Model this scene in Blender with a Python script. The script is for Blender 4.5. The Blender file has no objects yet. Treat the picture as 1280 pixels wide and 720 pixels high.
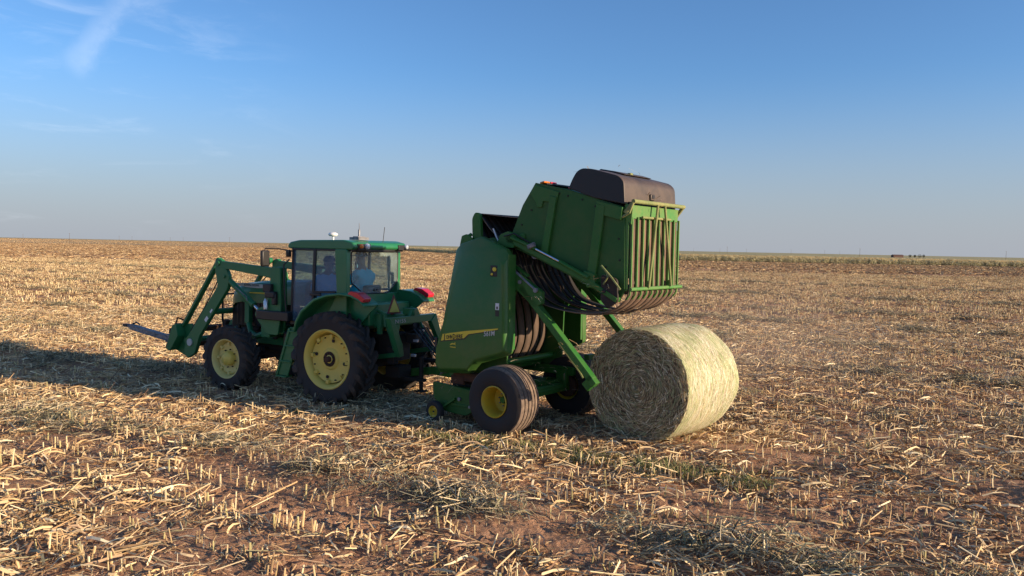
import bpy, bmesh, math, random
import numpy as np
from mathutils import Vector, Matrix, noise as mnoise

random.seed(7); RNG = np.random.default_rng(11)
S = bpy.context.scene
COL = S.collection

# ------------------------------------------------------------------ camera
CAM_H = 2.85
pitch = math.atan(50.7/995.0); roll = math.radians(1.15)
f = Vector((0, math.cos(pitch), -math.sin(pitch))); r0 = Vector((1, 0, 0)); u0 = r0.cross(f)
r = r0*math.cos(roll) + u0*math.sin(roll); u = -r0*math.sin(roll) + u0*math.cos(roll)
cd = bpy.data.cameras.new('camera'); cam = bpy.data.objects.new('camera', cd); COL.objects.link(cam)
cd.sensor_width = 36; cd.lens = 995.0/1280*36; cd.clip_start = 0.1; cd.clip_end = 30000
M = Matrix((r, u, -f)).transposed().to_4x4(); M.translation = Vector((0, 0, CAM_H)); cam.matrix_world = M
S.camera = cam

# ------------------------------------------------------------------ light
SUN_EL = math.radians(14.5)
SUN_AZ_VEC = Vector((0.93, -0.37, 0)).normalized()          # horizontal direction towards the sun
to_sun = Vector((SUN_AZ_VEC.x*math.cos(SUN_EL), SUN_AZ_VEC.y*math.cos(SUN_EL), math.sin(SUN_EL)))
ld = bpy.data.lights.new('sun', 'SUN'); ld.energy = 5.0; ld.angle = math.radians(0.5); ld.color = (1.0, 0.79, 0.53)
sun = bpy.data.objects.new('sun', ld); COL.objects.link(sun)
sun.rotation_euler = to_sun.to_track_quat('Z', 'Y').to_euler()
W = bpy.data.worlds.new('World'); S.world = W; W.use_nodes = True
wn = W.node_tree; wn.nodes.clear()
def N(nt, t, **kw):
    n = nt.nodes.new(t)
    for k, v in kw.items():
        if k.startswith('i_'): n.inputs[k[2:].replace('_', ' ')].default_value = v
        else: setattr(n, k, v)
    return n
def math_node(nt, op, a, b=None, c=None):
    n = nt.nodes.new('ShaderNodeMath'); n.operation = op
    for i, v in enumerate((a, b, c)):
        if v is None: continue
        if isinstance(v, (int, float)): n.inputs[i].default_value = v
        else: nt.links.new(v, n.inputs[i])
    return n.outputs[0]
def vmath(nt, op, a, b=None):
    n = nt.nodes.new('ShaderNodeVectorMath'); n.operation = op
    for i, v in enumerate((a, b)):
        if v is None: continue
        if isinstance(v, (tuple, Vector)): n.inputs[i].default_value = tuple(v)
        else: nt.links.new(v, n.inputs[i])
    return n
def maprange(nt, v, a, b, c=0.0, d=1.0, smooth=True):
    n = nt.nodes.new('ShaderNodeMapRange'); n.clamp = True
    if smooth: n.interpolation_type = 'SMOOTHSTEP'
    nt.links.new(v, n.inputs[0])
    for i, x in enumerate((a, b, c, d)): n.inputs[i+1].default_value = x
    return n.outputs[0]
def mixc(nt, fac, a, b, blend='MIX'):
    n = nt.nodes.new('ShaderNodeMix'); n.data_type = 'RGBA'; n.blend_type = blend
    for s, v in ((n.inputs[0], fac), (n.inputs[6], a), (n.inputs[7], b)):
        if isinstance(v, (int, float)): s.default_value = v
        elif isinstance(v, tuple): s.default_value = (*v[:3], 1)
        else: nt.links.new(v, s)
    return n.outputs[2]
sky = N(wn, 'ShaderNodeTexSky', sky_type='NISHITA', sun_disc=False)
sky.sun_elevation = SUN_EL
sky.sun_rotation = math.atan2(to_sun.x, to_sun.y)
sky.altitude = 400; sky.air_density = 1.0; sky.dust_density = 0.95; sky.ozone_density = 5.6
tc = N(wn, 'ShaderNodeTexCoord')
dirv = tc.outputs['Generated']
# thin cirrus, stretched, in sky directions; an old contrail
def sky_dir(px, py): return (f + r*((px-640)/995.0) + u*((360-py)/995.0)).normalized()
A, Bd = sky_dir(178, -25), sky_dir(88, 82)
nrm = A.cross(Bd).normalized()
mp = N(wn, 'ShaderNodeMapping'); mp.inputs['Scale'].default_value = (3, 3, 14); mp.inputs['Rotation'].default_value = (0.25, 0.2, 0.3)
wn.links.new(dirv, mp.inputs[0])
nz = N(wn, 'ShaderNodeTexNoise'); nz.inputs['Scale'].default_value = 2.2; nz.inputs['Detail'].default_value = 8; nz.inputs['Roughness'].default_value = 0.62
nz.inputs['Distortion'].default_value = 0.6
wn.links.new(mp.outputs[0], nz.inputs['Vector'])
cir = maprange(wn, nz.outputs[0], 0.5, 0.78)
az_mask = maprange(wn, vmath(wn, 'DOT_PRODUCT', dirv, sky_dir(-60, 90)).outputs['Value'], 0.93, 0.995)
cir = math_node(wn, 'MULTIPLY', cir, az_mask)
nz2 = N(wn, 'ShaderNodeTexNoise'); nz2.inputs['Scale'].default_value = 22; nz2.inputs['Detail'].default_value = 7; nz2.inputs['Roughness'].default_value = 0.65
wn.links.new(dirv, nz2.inputs['Vector'])
dist = math_node(wn, 'ABSOLUTE', math_node(wn, 'ADD', vmath(wn, 'DOT_PRODUCT', dirv, nrm).outputs['Value'],
        math_node(wn, 'MULTIPLY', math_node(wn, 'SUBTRACT', nz2.outputs[0], 0.5), 0.030)))
along = vmath(wn, 'DOT_PRODUCT', dirv, (Bd-A).normalized()).outputs['Value']
a0, a1 = A.dot((Bd-A).normalized()), Bd.dot((Bd-A).normalized())
width = maprange(wn, along, a0-0.1, a1, 0.008, 0.021)
tr = math_node(wn, 'SUBTRACT', 1.0, math_node(wn, 'DIVIDE', dist, width)); 
trc = maprange(wn, tr, 0.0, 0.9)
trc = math_node(wn, 'MULTIPLY', trc, maprange(wn, along, a1-0.012, a1+0.012, 1.0, 0.0))
trc = math_node(wn, 'MULTIPLY', trc, maprange(wn, along, a0-0.25, a0-0.05, 0.0, 1.0))
trc = math_node(wn, 'MULTIPLY', trc, maprange(wn, nz2.outputs[0], 0.30, 0.68, 0.35, 1.0))
front = math_node(wn, 'GREATER_THAN', vmath(wn, 'DOT_PRODUCT', dirv, A).outputs['Value'], 0.5)
trc = math_node(wn, 'MULTIPLY', trc, front)
cl = math_node(wn, 'MULTIPLY', math_node(wn, 'MAXIMUM', math_node(wn, 'MULTIPLY', cir, 1.0), trc), 0.17)
sep = N(wn, 'ShaderNodeSeparateXYZ'); wn.links.new(dirv, sep.inputs[0])
# dusty air over the plain: the lowest degrees of the sky fade to a grey lavender
skyh = mixc(wn, maprange(wn, sep.outputs[2], -0.01, 0.22, 0.90, 0.0), sky.outputs[0], (2.25, 2.40, 2.72))
skyc = mixc(wn, cl, skyh, (6.2, 6.6, 7.3))
bg = N(wn, 'ShaderNodeBackground'); bg.inputs['Strength'].default_value = 0.13
wo = N(wn, 'ShaderNodeOutputWorld')
wn.links.new(skyc, bg.inputs[0]); wn.links.new(bg.outputs[0], wo.inputs[0])
S.view_settings.view_transform = 'Standard'; S.view_settings.look = 'None'
S.view_settings.exposure = 0.53; S.view_settings.gamma = 1.0
S.render.engine = 'CYCLES'
S.cycles.max_bounces = 6; S.cycles.transparent_max_bounces = 12
S.cycles.use_denoising = True

# ------------------------------------------------------------------ materials
def new_mat(name):
    m = bpy.data.materials.new(name); m.use_nodes = True
    return m, m.node_tree, m.node_tree.nodes['Principled BSDF']
def paint(name, col, rough=0.35, dust=0.25, dustcol=(0.30, 0.20, 0.12), metal=0.0, scale=3.0, bump=0.0, coat=0.0):
    m, nt, b = new_mat(name)
    t = N(nt, 'ShaderNodeTexCoord')
    n1 = N(nt, 'ShaderNodeTexNoise'); n1.inputs['Scale'].default_value = scale; n1.inputs['Detail'].default_value = 8; n1.inputs['Roughness'].default_value = 0.7
    nt.links.new(t.outputs['Object'], n1.inputs['Vector'])
    n2 = N(nt, 'ShaderNodeTexNoise'); n2.inputs['Scale'].default_value = 45; n2.inputs['Detail'].default_value = 4
    nt.links.new(t.outputs['Object'], n2.inputs['Vector'])
    fac = math_node(nt, 'MULTIPLY', math_node(nt, 'ADD', maprange(nt, n1.outputs[0], 0.35, 0.75), math_node(nt, 'MULTIPLY', n2.outputs[0], 0.35)), dust)
    c = mixc(nt, fac, col, dustcol)
    nt.links.new(c, b.inputs['Base Color'])
    rr = math_node(nt, 'ADD', math_node(nt, 'MULTIPLY', fac, 0.9), rough)
    nt.links.new(rr, b.inputs['Roughness'])
    b.inputs['Metallic'].default_value = metal
    b.inputs['Coat Weight'].default_value = coat; b.inputs['Coat Roughness'].default_value = 0.15
    if bump:
        bp = N(nt, 'ShaderNodeBump'); bp.inputs['Strength'].default_value = bump; bp.inputs['Distance'].default_value = 0.01
        nt.links.new(n2.outputs[0], bp.inputs['Height']); nt.links.new(bp.outputs[0], b.inputs['Normal'])
    return m
M_ = {}
M_['tgreen'] = paint('tractor green paint', (0.010, 0.175, 0.062), 0.34, 0.08, coat=0.3)
M_['lgreen'] = paint('loader green paint', (0.011, 0.160, 0.052), 0.42, 0.09)
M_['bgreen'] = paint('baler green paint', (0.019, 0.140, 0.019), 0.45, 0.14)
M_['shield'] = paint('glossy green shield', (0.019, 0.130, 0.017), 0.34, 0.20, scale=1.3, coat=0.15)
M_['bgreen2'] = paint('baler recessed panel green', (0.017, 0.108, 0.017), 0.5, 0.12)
M_['framegreen'] = paint('dusty gate green', (0.038, 0.210, 0.032), 0.5, 0.45, (0.27, 0.24, 0.11))
M_['dustygreen'] = paint('very dusty green tube', (0.14, 0.20, 0.06), 0.6, 0.7, (0.40, 0.34, 0.16))
M_['yellow'] = paint('wheel yellow', (0.62, 0.42, 0.02), 0.42, 0.2, (0.40, 0.25, 0.12))
M_['palerim'] = paint('faded rim yellow', (0.76, 0.57, 0.10), 0.45, 0.18, (0.40, 0.30, 0.18))
M_['cream'] = paint('cream rim ring', (0.74, 0.60, 0.19), 0.45, 0.2, (0.35, 0.28, 0.18))
M_['decal'] = paint('yellow decal', (0.75, 0.56, 0.04), 0.4, 0.06)
M_['tyre'] = paint('tyre rubber', (0.020, 0.020, 0.022), 0.7, 0.35, (0.10, 0.065, 0.045), bump=0.15)
M_['lug'] = paint('worn tyre lugs', (0.028, 0.025, 0.025), 0.75, 0.5, (0.12, 0.085, 0.06), bump=0.2)
M_['tread'] = paint('dusty tread rubber', (0.10, 0.075, 0.06), 0.85, 0.85, (0.30, 0.21, 0.155), scale=9, bump=0.3)
M_['black'] = paint('black trim', (0.012, 0.012, 0.014), 0.45, 0.035)
M_['plastic'] = paint('dusty black plastic', (0.035, 0.028, 0.026), 0.5, 0.9, (0.21, 0.135, 0.085), scale=2.2)
M_['belt'] = paint('dusty rubber belt', (0.045, 0.032, 0.026), 0.75, 0.9, (0.24, 0.145, 0.095), scale=2.5, bump=0.1)
M_['belt_in'] = paint('worn inner belt', (0.27, 0.18, 0.115), 0.6, 0.5, (0.32, 0.22, 0.15), scale=4)
M_['beltdark'] = paint('dark rubber belt', (0.016, 0.014, 0.016), 0.6, 0.25, (0.10, 0.07, 0.05))
M_['beltedge'] = paint('frayed belt edge', (0.24, 0.18, 0.14), 0.8, 0.5, (.05, .04, .03))
M_['steel'] = paint('worn steel', (0.32, 0.32, 0.34), 0.42, 0.5, (0.06, 0.04, 0.035), metal=0.5, scale=9)
M_['chrome'] = paint('chrome rod', (0.75, 0.75, 0.78), 0.15, 0.05, metal=1.0)
M_['rust'] = paint('rusty steel', (0.055, 0.028, 0.018), 0.8, 0.6, (0.13, 0.055, 0.03), scale=8)
M_['grease'] = paint('greasy cast iron', (0.018, 0.016, 0.014), 0.6, 0.5, (0.075, 0.045, 0.03), scale=6)
M_['red'] = paint('red lens', (0.60, 0.012, 0.030), 0.2, 0.06, coat=0.6)
M_['amber'] = paint('amber lens', (0.75, 0.20, 0.02), 0.2, 0.1, coat=0.5)
M_['white'] = paint('white plastic', (0.78, 0.78, 0.78), 0.4, 0.08)
M_['lamp'] = paint('lamp glass', (0.62, 0.66, 0.70), 0.15, 0.05, metal=0.4)
M_['silver'] = paint('silver decal', (0.55, 0.55, 0.52), 0.4, 0.15)
M_['smvred'] = paint('dark red border', (0.20, 0.02, 0.03), 0.5, 0.2)
M_['smv'] = paint('faded yellow reflector', (0.72, 0.58, 0.10), 0.5, 0.12)
M_['seat'] = paint('seat fabric', (0.035, 0.035, 0.04), 0.85, 0.15)
M_['skin'] = paint('skin', (0.46, 0.25, 0.17), 0.55, 0.04)
M_['cyan_shirt'] = paint('bright turquoise shirt', (0.05, 0.68, 0.85), 0.85, 0.05)
M_['blue_shirt'] = paint('pale blue shirt', (0.34, 0.58, 0.78), 0.85, 0.05)
M_['jeans'] = paint('denim', (0.045, 0.075, 0.16), 0.9, 0.1)
M_['hair'] = paint('dark hair', (0.03, 0.02, 0.015), 0.8, 0.0)
M_['cap'] = paint('cap cloth', (0.06, 0.07, 0.08), 0.85, 0.1)
M_['wood'] = paint('weathered pole wood', (0.10, 0.075, 0.06), 0.9, 0.4)
M_['shed'] = paint('rusty barn tin', (0.11, 0.055, 0.05), 0.8, 0.3)
M_['farleaf'] = paint('far tree foliage', (0.035, 0.045, 0.030), 0.9, 0.2)
def dust_light(name, col, dustcol, rough=0.6, ax=(-1, 0, .6), lo=.2, hi=.8, amount=.9, scale=2.5, xlim=None):
    m, nt, b = new_mat(name); t = N(nt, 'ShaderNodeTexCoord')
    n1 = N(nt, 'ShaderNodeTexNoise'); n1.inputs['Scale'].default_value = scale; n1.inputs['Detail'].default_value = 8; n1.inputs['Roughness'].default_value = .7; nt.links.new(t.outputs['Object'], n1.inputs['Vector'])
    if xlim: src = maprange(nt, vmath(nt, 'DOT_PRODUCT', t.outputs['Object'], (-1, 0, .25)).outputs['Value'], *xlim)
    else: src = maprange(nt, vmath(nt, 'DOT_PRODUCT', t.outputs['Normal'], Vector(ax).normalized()).outputs['Value'], lo, hi)
    fac = math_node(nt, 'MULTIPLY', math_node(nt, 'MULTIPLY', src, maprange(nt, n1.outputs[0], .3, .65, .45, 1.0)), amount)
    nt.links.new(mixc(nt, fac, col, dustcol), b.inputs['Base Color']); b.inputs['Roughness'].default_value = rough
    return m
def glass_mat(name, tint, refl=0.12, haze=0.0, hz=(0.5, 0.6, 0.6)):
    m = bpy.data.materials.new(name); m.use_nodes = True; nt = m.node_tree; nt.nodes.clear()
    tr_ = N(nt, 'ShaderNodeBsdfTransparent'); tr_.inputs[0].default_value = (*tint, 1)
    gl = N(nt, 'ShaderNodeBsdfGlossy'); gl.inputs['Roughness'].default_value = 0.03
    fr = N(nt, 'ShaderNodeLayerWeight'); fr.inputs[0].default_value = .5
    fac = math_node(nt, 'ADD', math_node(nt, 'MULTIPLY', math_node(nt, 'POWER', fr.outputs['Facing'], 4.0), .8), refl)
    mx = N(nt, 'ShaderNodeMixShader'); nt.links.new(fac, mx.inputs[0]); nt.links.new(tr_.outputs[0], mx.inputs[1]); nt.links.new(gl.outputs[0], mx.inputs[2])
    df = N(nt, 'ShaderNodeBsdfDiffuse'); df.inputs[0].default_value = (*hz, 1)
    t = N(nt, 'ShaderNodeTexCoord'); n1 = N(nt, 'ShaderNodeTexNoise'); n1.inputs['Scale'].default_value = 3.5; n1.inputs['Detail'].default_value = 5
    nt.links.new(t.outputs['Object'], n1.inputs['Vector'])
    mx2 = N(nt, 'ShaderNodeMixShader'); nt.links.new(math_node(nt, 'MULTIPLY', maprange(nt, n1.outputs[0], 0.2, 0.8, 0.6, 1.4), haze), mx2.inputs[0])
    nt.links.new(mx.outputs[0], mx2.inputs[1]); nt.links.new(df.outputs[0], mx2.inputs[2])
    o = N(nt, 'ShaderNodeOutputMaterial'); nt.links.new(mx2.outputs[0], o.inputs[0])
    return m
for k_ in ('shield', 'bgreen2', 'bgreen'): M_[k_].node_tree.nodes['Principled BSDF'].inputs['Specular IOR Level'].default_value = .32
M_['plastic'] = dust_light('black plastic with dust and painted sunlight', (0.013, 0.012, 0.013), (0.115, 0.078, 0.055), .5)  # dust tone doubles as sunlight painted on the rear and top faces
M_['belt'] = dust_light('rubber belt with dust and painted sunlight to the rear', (0.020, 0.017, 0.018), (0.21, 0.125, 0.085), .75, xlim=(1.2, 2.2), amount=1.0)  # tan rearward is dust plus painted sunlight, the dark belly its painted shade
M_['belt_in'] = paint('worn inner belt', (0.085, 0.055, 0.040), 0.6, 0.35, (0.20, 0.13, 0.09), scale=4)
M_['glass'] = glass_mat('dusty cab glass', (0.86, 0.95, 0.95), 0.04, 0.15)
M_['sideglass'] = glass_mat('side glass with painted sky reflection', (0.66, 0.84, 0.92), 0.05, 0.17, (0.26, 0.42, 0.56))  # blue diffuse film paints in the reflection of the sky
def vcol_mat(name, rough=0.8, rand=0.25, trans=0.0):
    """per-strand colours stored on the mesh, varied a little per instance"""
    m, nt, b = new_mat(name)
    at = N(nt, 'ShaderNodeVertexColor', layer_name='Col')
    oi = N(nt, 'ShaderNodeObjectInfo')
    hs = N(nt, 'ShaderNodeHueSaturation')
    nt.links.new(at.outputs[0], hs.inputs['Color'])
    nt.links.new(maprange(nt, oi.outputs['Random'], 0, 1, 1-rand, 1+rand, False), hs.inputs['Value'])
    nt.links.new(hs.outputs[0], b.inputs['Base Color'])
    b.inputs['Roughness'].default_value = rough
    b.inputs['Specular IOR Level'].default_value = 0.25
    return m
M_['straw'] = vcol_mat('dry straw strands')
M_['balestraw'] = vcol_mat('bale strands', 0.75, 0.0)
M_['crop'] = vcol_mat('standing sorghum leaves', 0.8, 0.2)

# ------------------------------------------------------------------ mesh helpers
class MB:
    def __init__(s): s.v = []; s.f = []; s.m = []; s.mi = 0
    def add(s, vs, fs, T=None):
        b = len(s.v)
        for p in vs:
            p = Vector(p); s.v.append(T @ p if T else p)
        for q in fs: s.f.append([b+i for i in q]); s.m.append(s.mi)
        return s
    def box(s, c, d, rot=None):
        x, y, z = d[0]/2, d[1]/2, d[2]/2
        vs = [(-x,-y,-z),(x,-y,-z),(x,y,-z),(-x,y,-z),(-x,-y,z),(x,-y,z),(x,y,z),(-x,y,z)]
        T = Matrix.Translation(Vector(c))
        if rot is not None: T = T @ rot
        return s.add(vs, [(0,3,2,1),(4,5,6,7),(0,1,5,4),(1,2,6,5),(2,3,7,6),(3,0,4,7)], T)
    def bar(s, a, b, w, h, up=(0,0,1)):
        a, b = Vector(a), Vector(b); d = b-a; L = d.length; d.normalize(); up = Vector(up)
        if abs(d.dot(up)) > .98: up = Vector((1,0,0))
        y = up.cross(d).normalized(); z = d.cross(y)
        T = Matrix((d, y, z)).transposed().to_4x4()
        return s.box((a+b)/2, (L, w, h), T)
    def prism(s, pts, y0, y1, axis='y'):
        n = len(pts); P = lambda a, b, c: {'y': (a, c, b), 'x': (c, a, b), 'z': (a, b, c)}[axis]
        vs = [P(a, b, y0) for a, b in pts] + [P(a, b, y1) for a, b in pts]
        fs = [list(range(n))[::-1], list(range(n, 2*n))] + [(i, (i+1) % n, n+(i+1) % n, n+i) for i in range(n)]
        return s.add(vs, fs)
    def tube(s, pts, r, seg=8, cap=True):
        pts = [Vector(p) for p in pts]; n = len(pts); rr = r if isinstance(r, (list, tuple)) else [r]*n
        vs = []; prev = None
        for i, p in enumerate(pts):
            d = (pts[min(i+1, n-1)] - pts[max(i-1, 0)]).normalized()
            if prev is None:
                a = Vector((0,0,1)) if abs(d.z) < .9 else Vector((1,0,0)); x = d.cross(a).normalized()
            else: x = (prev - d*prev.dot(d)).normalized()
            prev = x; y = d.cross(x)
            vs += [p + (x*math.cos(2*math.pi*k/seg) + y*math.sin(2*math.pi*k/seg))*rr[i] for k in range(seg)]
        fs = [(i*seg+k, i*seg+(k+1) % seg, (i+1)*seg+(k+1) % seg, (i+1)*seg+k) for i in range(n-1) for k in range(seg)]
        if cap: fs += [list(range(seg))[::-1], [(n-1)*seg+k for k in range(seg)]]
        return s.add(vs, fs)
    def lathe(s, prof, c=(0,0,0), seg=48, closed=False):
        """profile (radius, y) spun about the local Y axis"""
        vs = []; n = len(prof)
        for k in range(seg):
            a = 2*math.pi*k/seg
            vs += [(c[0]+p[0]*math.cos(a), c[1]+p[1], c[2]+p[0]*math.sin(a)) for p in prof]
        fs = []
        for k in range(seg):
            k2 = (k+1) % seg
            for i in range(n if closed else n-1):
                j = (i+1) % n
                fs.append((k*n+i, k*n+j, k2*n+j, k2*n+i))
        return s.add(vs, fs)
    def disc(s, c, rad, th, seg=20):
        return s.lathe([(0.0005, th/2), (rad, th/2), (rad, -th/2), (0.0005, -th/2)], c, seg)
    def build(s, name, mat, parent=None, bevel=0.0, sharp=35, loc=(0,0,0), rot=(0,0,0), flip=True, segs=2):
        me = bpy.data.meshes.new(name)
        me.from_pydata([tuple(p) for p in s.v], [], s.f); me.update()
        mats = mat if isinstance(mat, (list, tuple)) else [mat]
        for m in mats: me.materials.append(m)
        if len(mats) > 1: me.polygons.foreach_set('material_index', s.m)
        if flip:
            bm = bmesh.new(); bm.from_mesh(me); bmesh.ops.recalc_face_normals(bm, faces=bm.faces); bm.to_mesh(me); bm.free()
        me.polygons.foreach_set('use_smooth', [True]*len(me.polygons))
        try: me.set_sharp_from_angle(angle=math.radians(sharp))
        except Exception: pass
        o = bpy.data.objects.new(name, me); COL.objects.link(o)
        o.location = loc; o.rotation_euler = rot
        if parent: o.parent = parent
        if bevel:
            md = o.modifiers.new('edge', 'BEVEL'); md.width = bevel; md.segments = segs; md.limit_method = 'ANGLE'; md.angle_limit = math.radians(40)
            md.harden_normals = False
        return o
def tag(o, label=None, cat=None, group=None, kind=None):
    if label: o['label'] = label
    if cat: o['category'] = cat
    if group: o['group'] = group
    if kind: o['kind'] = kind
    return o
def empty(name, loc, rz=0.0):
    o = bpy.data.objects.new(name, None); COL.objects.link(o); o.location = loc; o.rotation_euler = (0, 0, rz); o.empty_display_size = 0.3
    return o
def round_poly(pts, rad, n=4):
    out = []; L = len(pts)
    for i in range(L):
        p = Vector((*pts[i], 0)); a = Vector((*pts[i-1], 0)); b = Vector((*pts[(i+1) % L], 0))
        rr = rad[i] if isinstance(rad, (list, tuple)) else rad
        da = (a-p); db = (b-p); t = min(rr, da.length*.45, db.length*.45)
        if t < 1e-4: out.append((p.x, p.y)); continue
        s_ = p + da.normalized()*t; e_ = p + db.normalized()*t
        for k in range(n+1):
            q = k/n; c = s_*(1-q)**2 + p*2*q*(1-q) + e_*q*q
            out.append((c.x, c.y))
    return out
def text_part(txt, size, mat, parent, loc, rot, name='lettering', width=None, shear=0.0, bold=0.0, extr=0.002):
    cu = bpy.data.curves.new(name, 'FONT'); cu.body = txt; cu.size = size; cu.extrude = extr; cu.shear = shear; cu.offset = bold; cu.resolution_u = 2
    t = bpy.data.objects.new(name, cu); COL.objects.link(t)
    dg = bpy.context.evaluated_depsgraph_get(); me = bpy.data.meshes.new_from_object(t.evaluated_get(dg))
    COL.objects.unlink(t); bpy.data.objects.remove(t)
    if width:
        xs = [v.co.x for v in me.vertices]; k = width/(max(xs)-min(xs)); x0 = min(xs)
        for v in me.vertices: v.co.x = (v.co.x-x0)*k
    me.materials.clear(); me.materials.append(mat)
    o = bpy.data.objects.new(name, me); COL.objects.link(o); o.parent = parent; o.location = loc; o.rotation_euler = rot
    return o
# text that reads from the left (+Y) side of a machine: x -> -X, y -> Z
LEFT_ROT = Matrix(((-1,0,0),(0,0,1),(0,1,0))).to_euler()
# text that reads from behind a machine (looking along +X): x -> -Y, y -> Z
REAR_ROT = Matrix(((0,0,-1),(-1,0,0),(0,1,0))).to_euler()

# ------------------------------------------------------------------ ground
HEAD = math.radians(28.0)
HD = np.array([-math.cos(HEAD), math.sin(HEAD)]); NR = np.array([-math.sin(HEAD), -math.cos(HEAD)])
_h = np.random.default_rng(3).random((256, 256))
def vnoise(x, y):
    xi = np.floor(x).astype(int); yi = np.floor(y).astype(int); fx = x-xi; fy = y-yi
    fx = fx*fx*(3-2*fx); fy = fy*fy*(3-2*fy); g = lambda a, b: _h[a & 255, b & 255]
    return (g(xi, yi)*(1-fx)+g(xi+1, yi)*fx)*(1-fy) + (g(xi, yi+1)*(1-fx)+g(xi+1, yi+1)*fx)*fy - .5
WINDROWS = [(-7.4, .42, .11), (-11.35, .45, .12), (-15.6, .35, .04), (-20.5, .4, .05), (-26.5, .5, .06), (-33.3, .7, .10), (-41, .6, .07), (-55, .8, .12), (-75, 1, .12)]
MACH = [(-2.7+.9*0.0, 14.8, 3.4), (.5, 12.9, 2.8), (2.3, 12.0, 1.6)]
def height(x, y):
    x = np.asarray(x, float); y = np.asarray(y, float)
    s = x*HD[0]+y*HD[1]; t = x*NR[0]+y*NR[1]
    h = .030*vnoise(x*1.7+5, y*1.7) + .028*vnoise(x*5.1, y*5.1+9) + .024*vnoise(x*13, y*13+3) + .014*vnoise(x*31+2, y*31)
    h += .016*np.cos(2*np.pi*t/.76)
    for t0, w, a in WINDROWS:
        wob = t0 + .25*vnoise(s*.35, s*0+t0)
        h += a*np.exp(-((t-wob)/w)**2)*(0.75+1.3*vnoise(s*1.3, t0+s*0))
    # lug prints in the soft soil between the rows
    for tl, s0, s1 in ((-6.35, -4, 9), (-9.5, -2, 3.0), (-5.2, -3, 6)):
        m = np.exp(-((t-tl)/.20)**4)*np.clip((s-s0)*2, 0, 1)*np.clip((s1-s)*2, 0, 1)
        h += m*(.018*np.sin(2*np.pi*(s + .6*np.abs(t-tl))/.17) - .02)
    d = np.hypot(x, y)
    near = np.zeros_like(h)
    for mx_, my_, rr in MACH: near = np.maximum(near, np.exp(-((x-mx_)**2+(y-my_)**2)/(rr*rr)))
    h = h*(1-.55*near)
    return h*np.clip(1.6-d/160., 0.0, 1) - 0.012
def build_ground():
    fine = np.radians(np.arange(-44, 44.01, .14)); co = np.radians(np.arange(46, 314.1, 3.0))
    ang = np.concatenate([fine, co])
    rad = [.4, 1.5, 3, 4.5, 5.5]
    rr = 6.0
    while rr < 22000:
        rad.append(rr); rr += max(.028, rr*.0038 if rr < 40 else rr*(.0038+.0009*(rr-40)/40 if rr < 400 else .12))
    rad = np.array(rad)
    Aa, Rr = np.meshgrid(ang, rad); X = Rr*np.sin(Aa); Y = Rr*np.cos(Aa); Z = height(X, Y)
    nr, na = X.shape
    co_ = np.stack([X, Y, Z], -1).reshape(-1, 3); co_ = np.vstack([co_, [[0, 0, -0.01]]])
    i, j = np.meshgrid(np.arange(nr-1), np.arange(na), indexing='ij'); j2 = (j+1) % na
    q = np.stack([i*na+j, i*na+j2, (i+1)*na+j2, (i+1)*na+j], -1).reshape(-1, 4)[:, ::-1]
    tri = [(nr*na, j_, (j_+1) % na)[::-1] for j_ in range(na)]
    me = bpy.data.meshes.new('ground'); me.from_pydata(co_.tolist(), [], q.tolist()+tri); me.update()
    me.polygons.foreach_set('use_smooth', [True]*len(me.polygons))
    o = bpy.data.objects.new('ground', me); COL.objects.link(o); o['kind'] = 'structure'
    m, nt, b = new_mat('red soil with dry residue'); me.materials.append(m)
    g = N(nt, 'ShaderNodeNewGeometry'); P = g.outputs['Position']
    rot = N(nt, 'ShaderNodeMapping'); rot.inputs['Rotation'].default_value = (0, 0, HEAD); nt.links.new(P, rot.inputs[0])
    def nz_(sc, det=6, ro=.6, vec=rot.outputs[0], st=None):
        n = N(nt, 'ShaderNodeTexNoise'); n.inputs['Scale'].default_value = sc; n.inputs['Detail'].default_value = det; n.inputs['Roughness'].default_value = ro
        if st:
            mp_ = N(nt, 'ShaderNodeMapping'); mp_.inputs['Scale'].default_value = st; nt.links.new(vec, mp_.inputs[0]); vec = mp_.outputs[0]
        nt.links.new(vec, n.inputs['Vector']); return n.outputs[0]
    soil = mixc(nt, maprange(nt, nz_(1.2), .3, .7), (0.36, 0.185, 0.105), (0.50, 0.27, 0.155))
    soil = mixc(nt, maprange(nt, nz_(26, 8, .7), .42, .7), soil, (0.56, 0.33, 0.21))
    soil = mixc(nt, maprange(nt, nz_(60, 4, .7), .56, .70), soil, (0.10, 0.055, 0.035))
    # fine chaff lying on the soil; at long range the residue cover reads as streaks along the rows
    chaff = maprange(nt, nz_(40, 6, .75, st=(.35, 1.6, 1)), .53, .66)
    dist_ = vmath(nt, 'LENGTH', P).outputs['Value']
    farc = mixc(nt, maprange(nt, nz_(1.4, 8, .72, st=(.25, 1, 1)), .38, .62), (0.22, 0.125, 0.075), (0.48, 0.31, 0.165))
    farc = mixc(nt, maprange(nt, nz_(.35, 5, .6, st=(.12, 1, 1)), .45, .68), farc, (0.30, 0.235, 0.115))
    farc = mixc(nt, maprange(nt, nz_(9, 4, .7), .55, .75), farc, (0.56, 0.40, 0.24))
    c = mixc(nt, math_node(nt, 'MULTIPLY', chaff, .55), soil, (0.56, 0.42, 0.25))
    c = mixc(nt, maprange(nt, dist_, 60, 260, 0.0, .88), c, farc)
    c = mixc(nt, maprange(nt, dist_, 420, 700), c, (0.55, 0.39, 0.20))
    c = mixc(nt, maprange(nt, dist_, 900, 1600), c, mixc(nt, maprange(nt, nz_(.004, 3, .5, st=(.3, 2, 1)), .4, .6), (0.56, 0.41, 0.22), (0.42, 0.33, 0.17)))
    sp_ = N(nt, 'ShaderNodeSeparateXYZ'); nt.links.new(P, sp_.inputs[0])       # the standing crop covers everything past its edge
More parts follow.
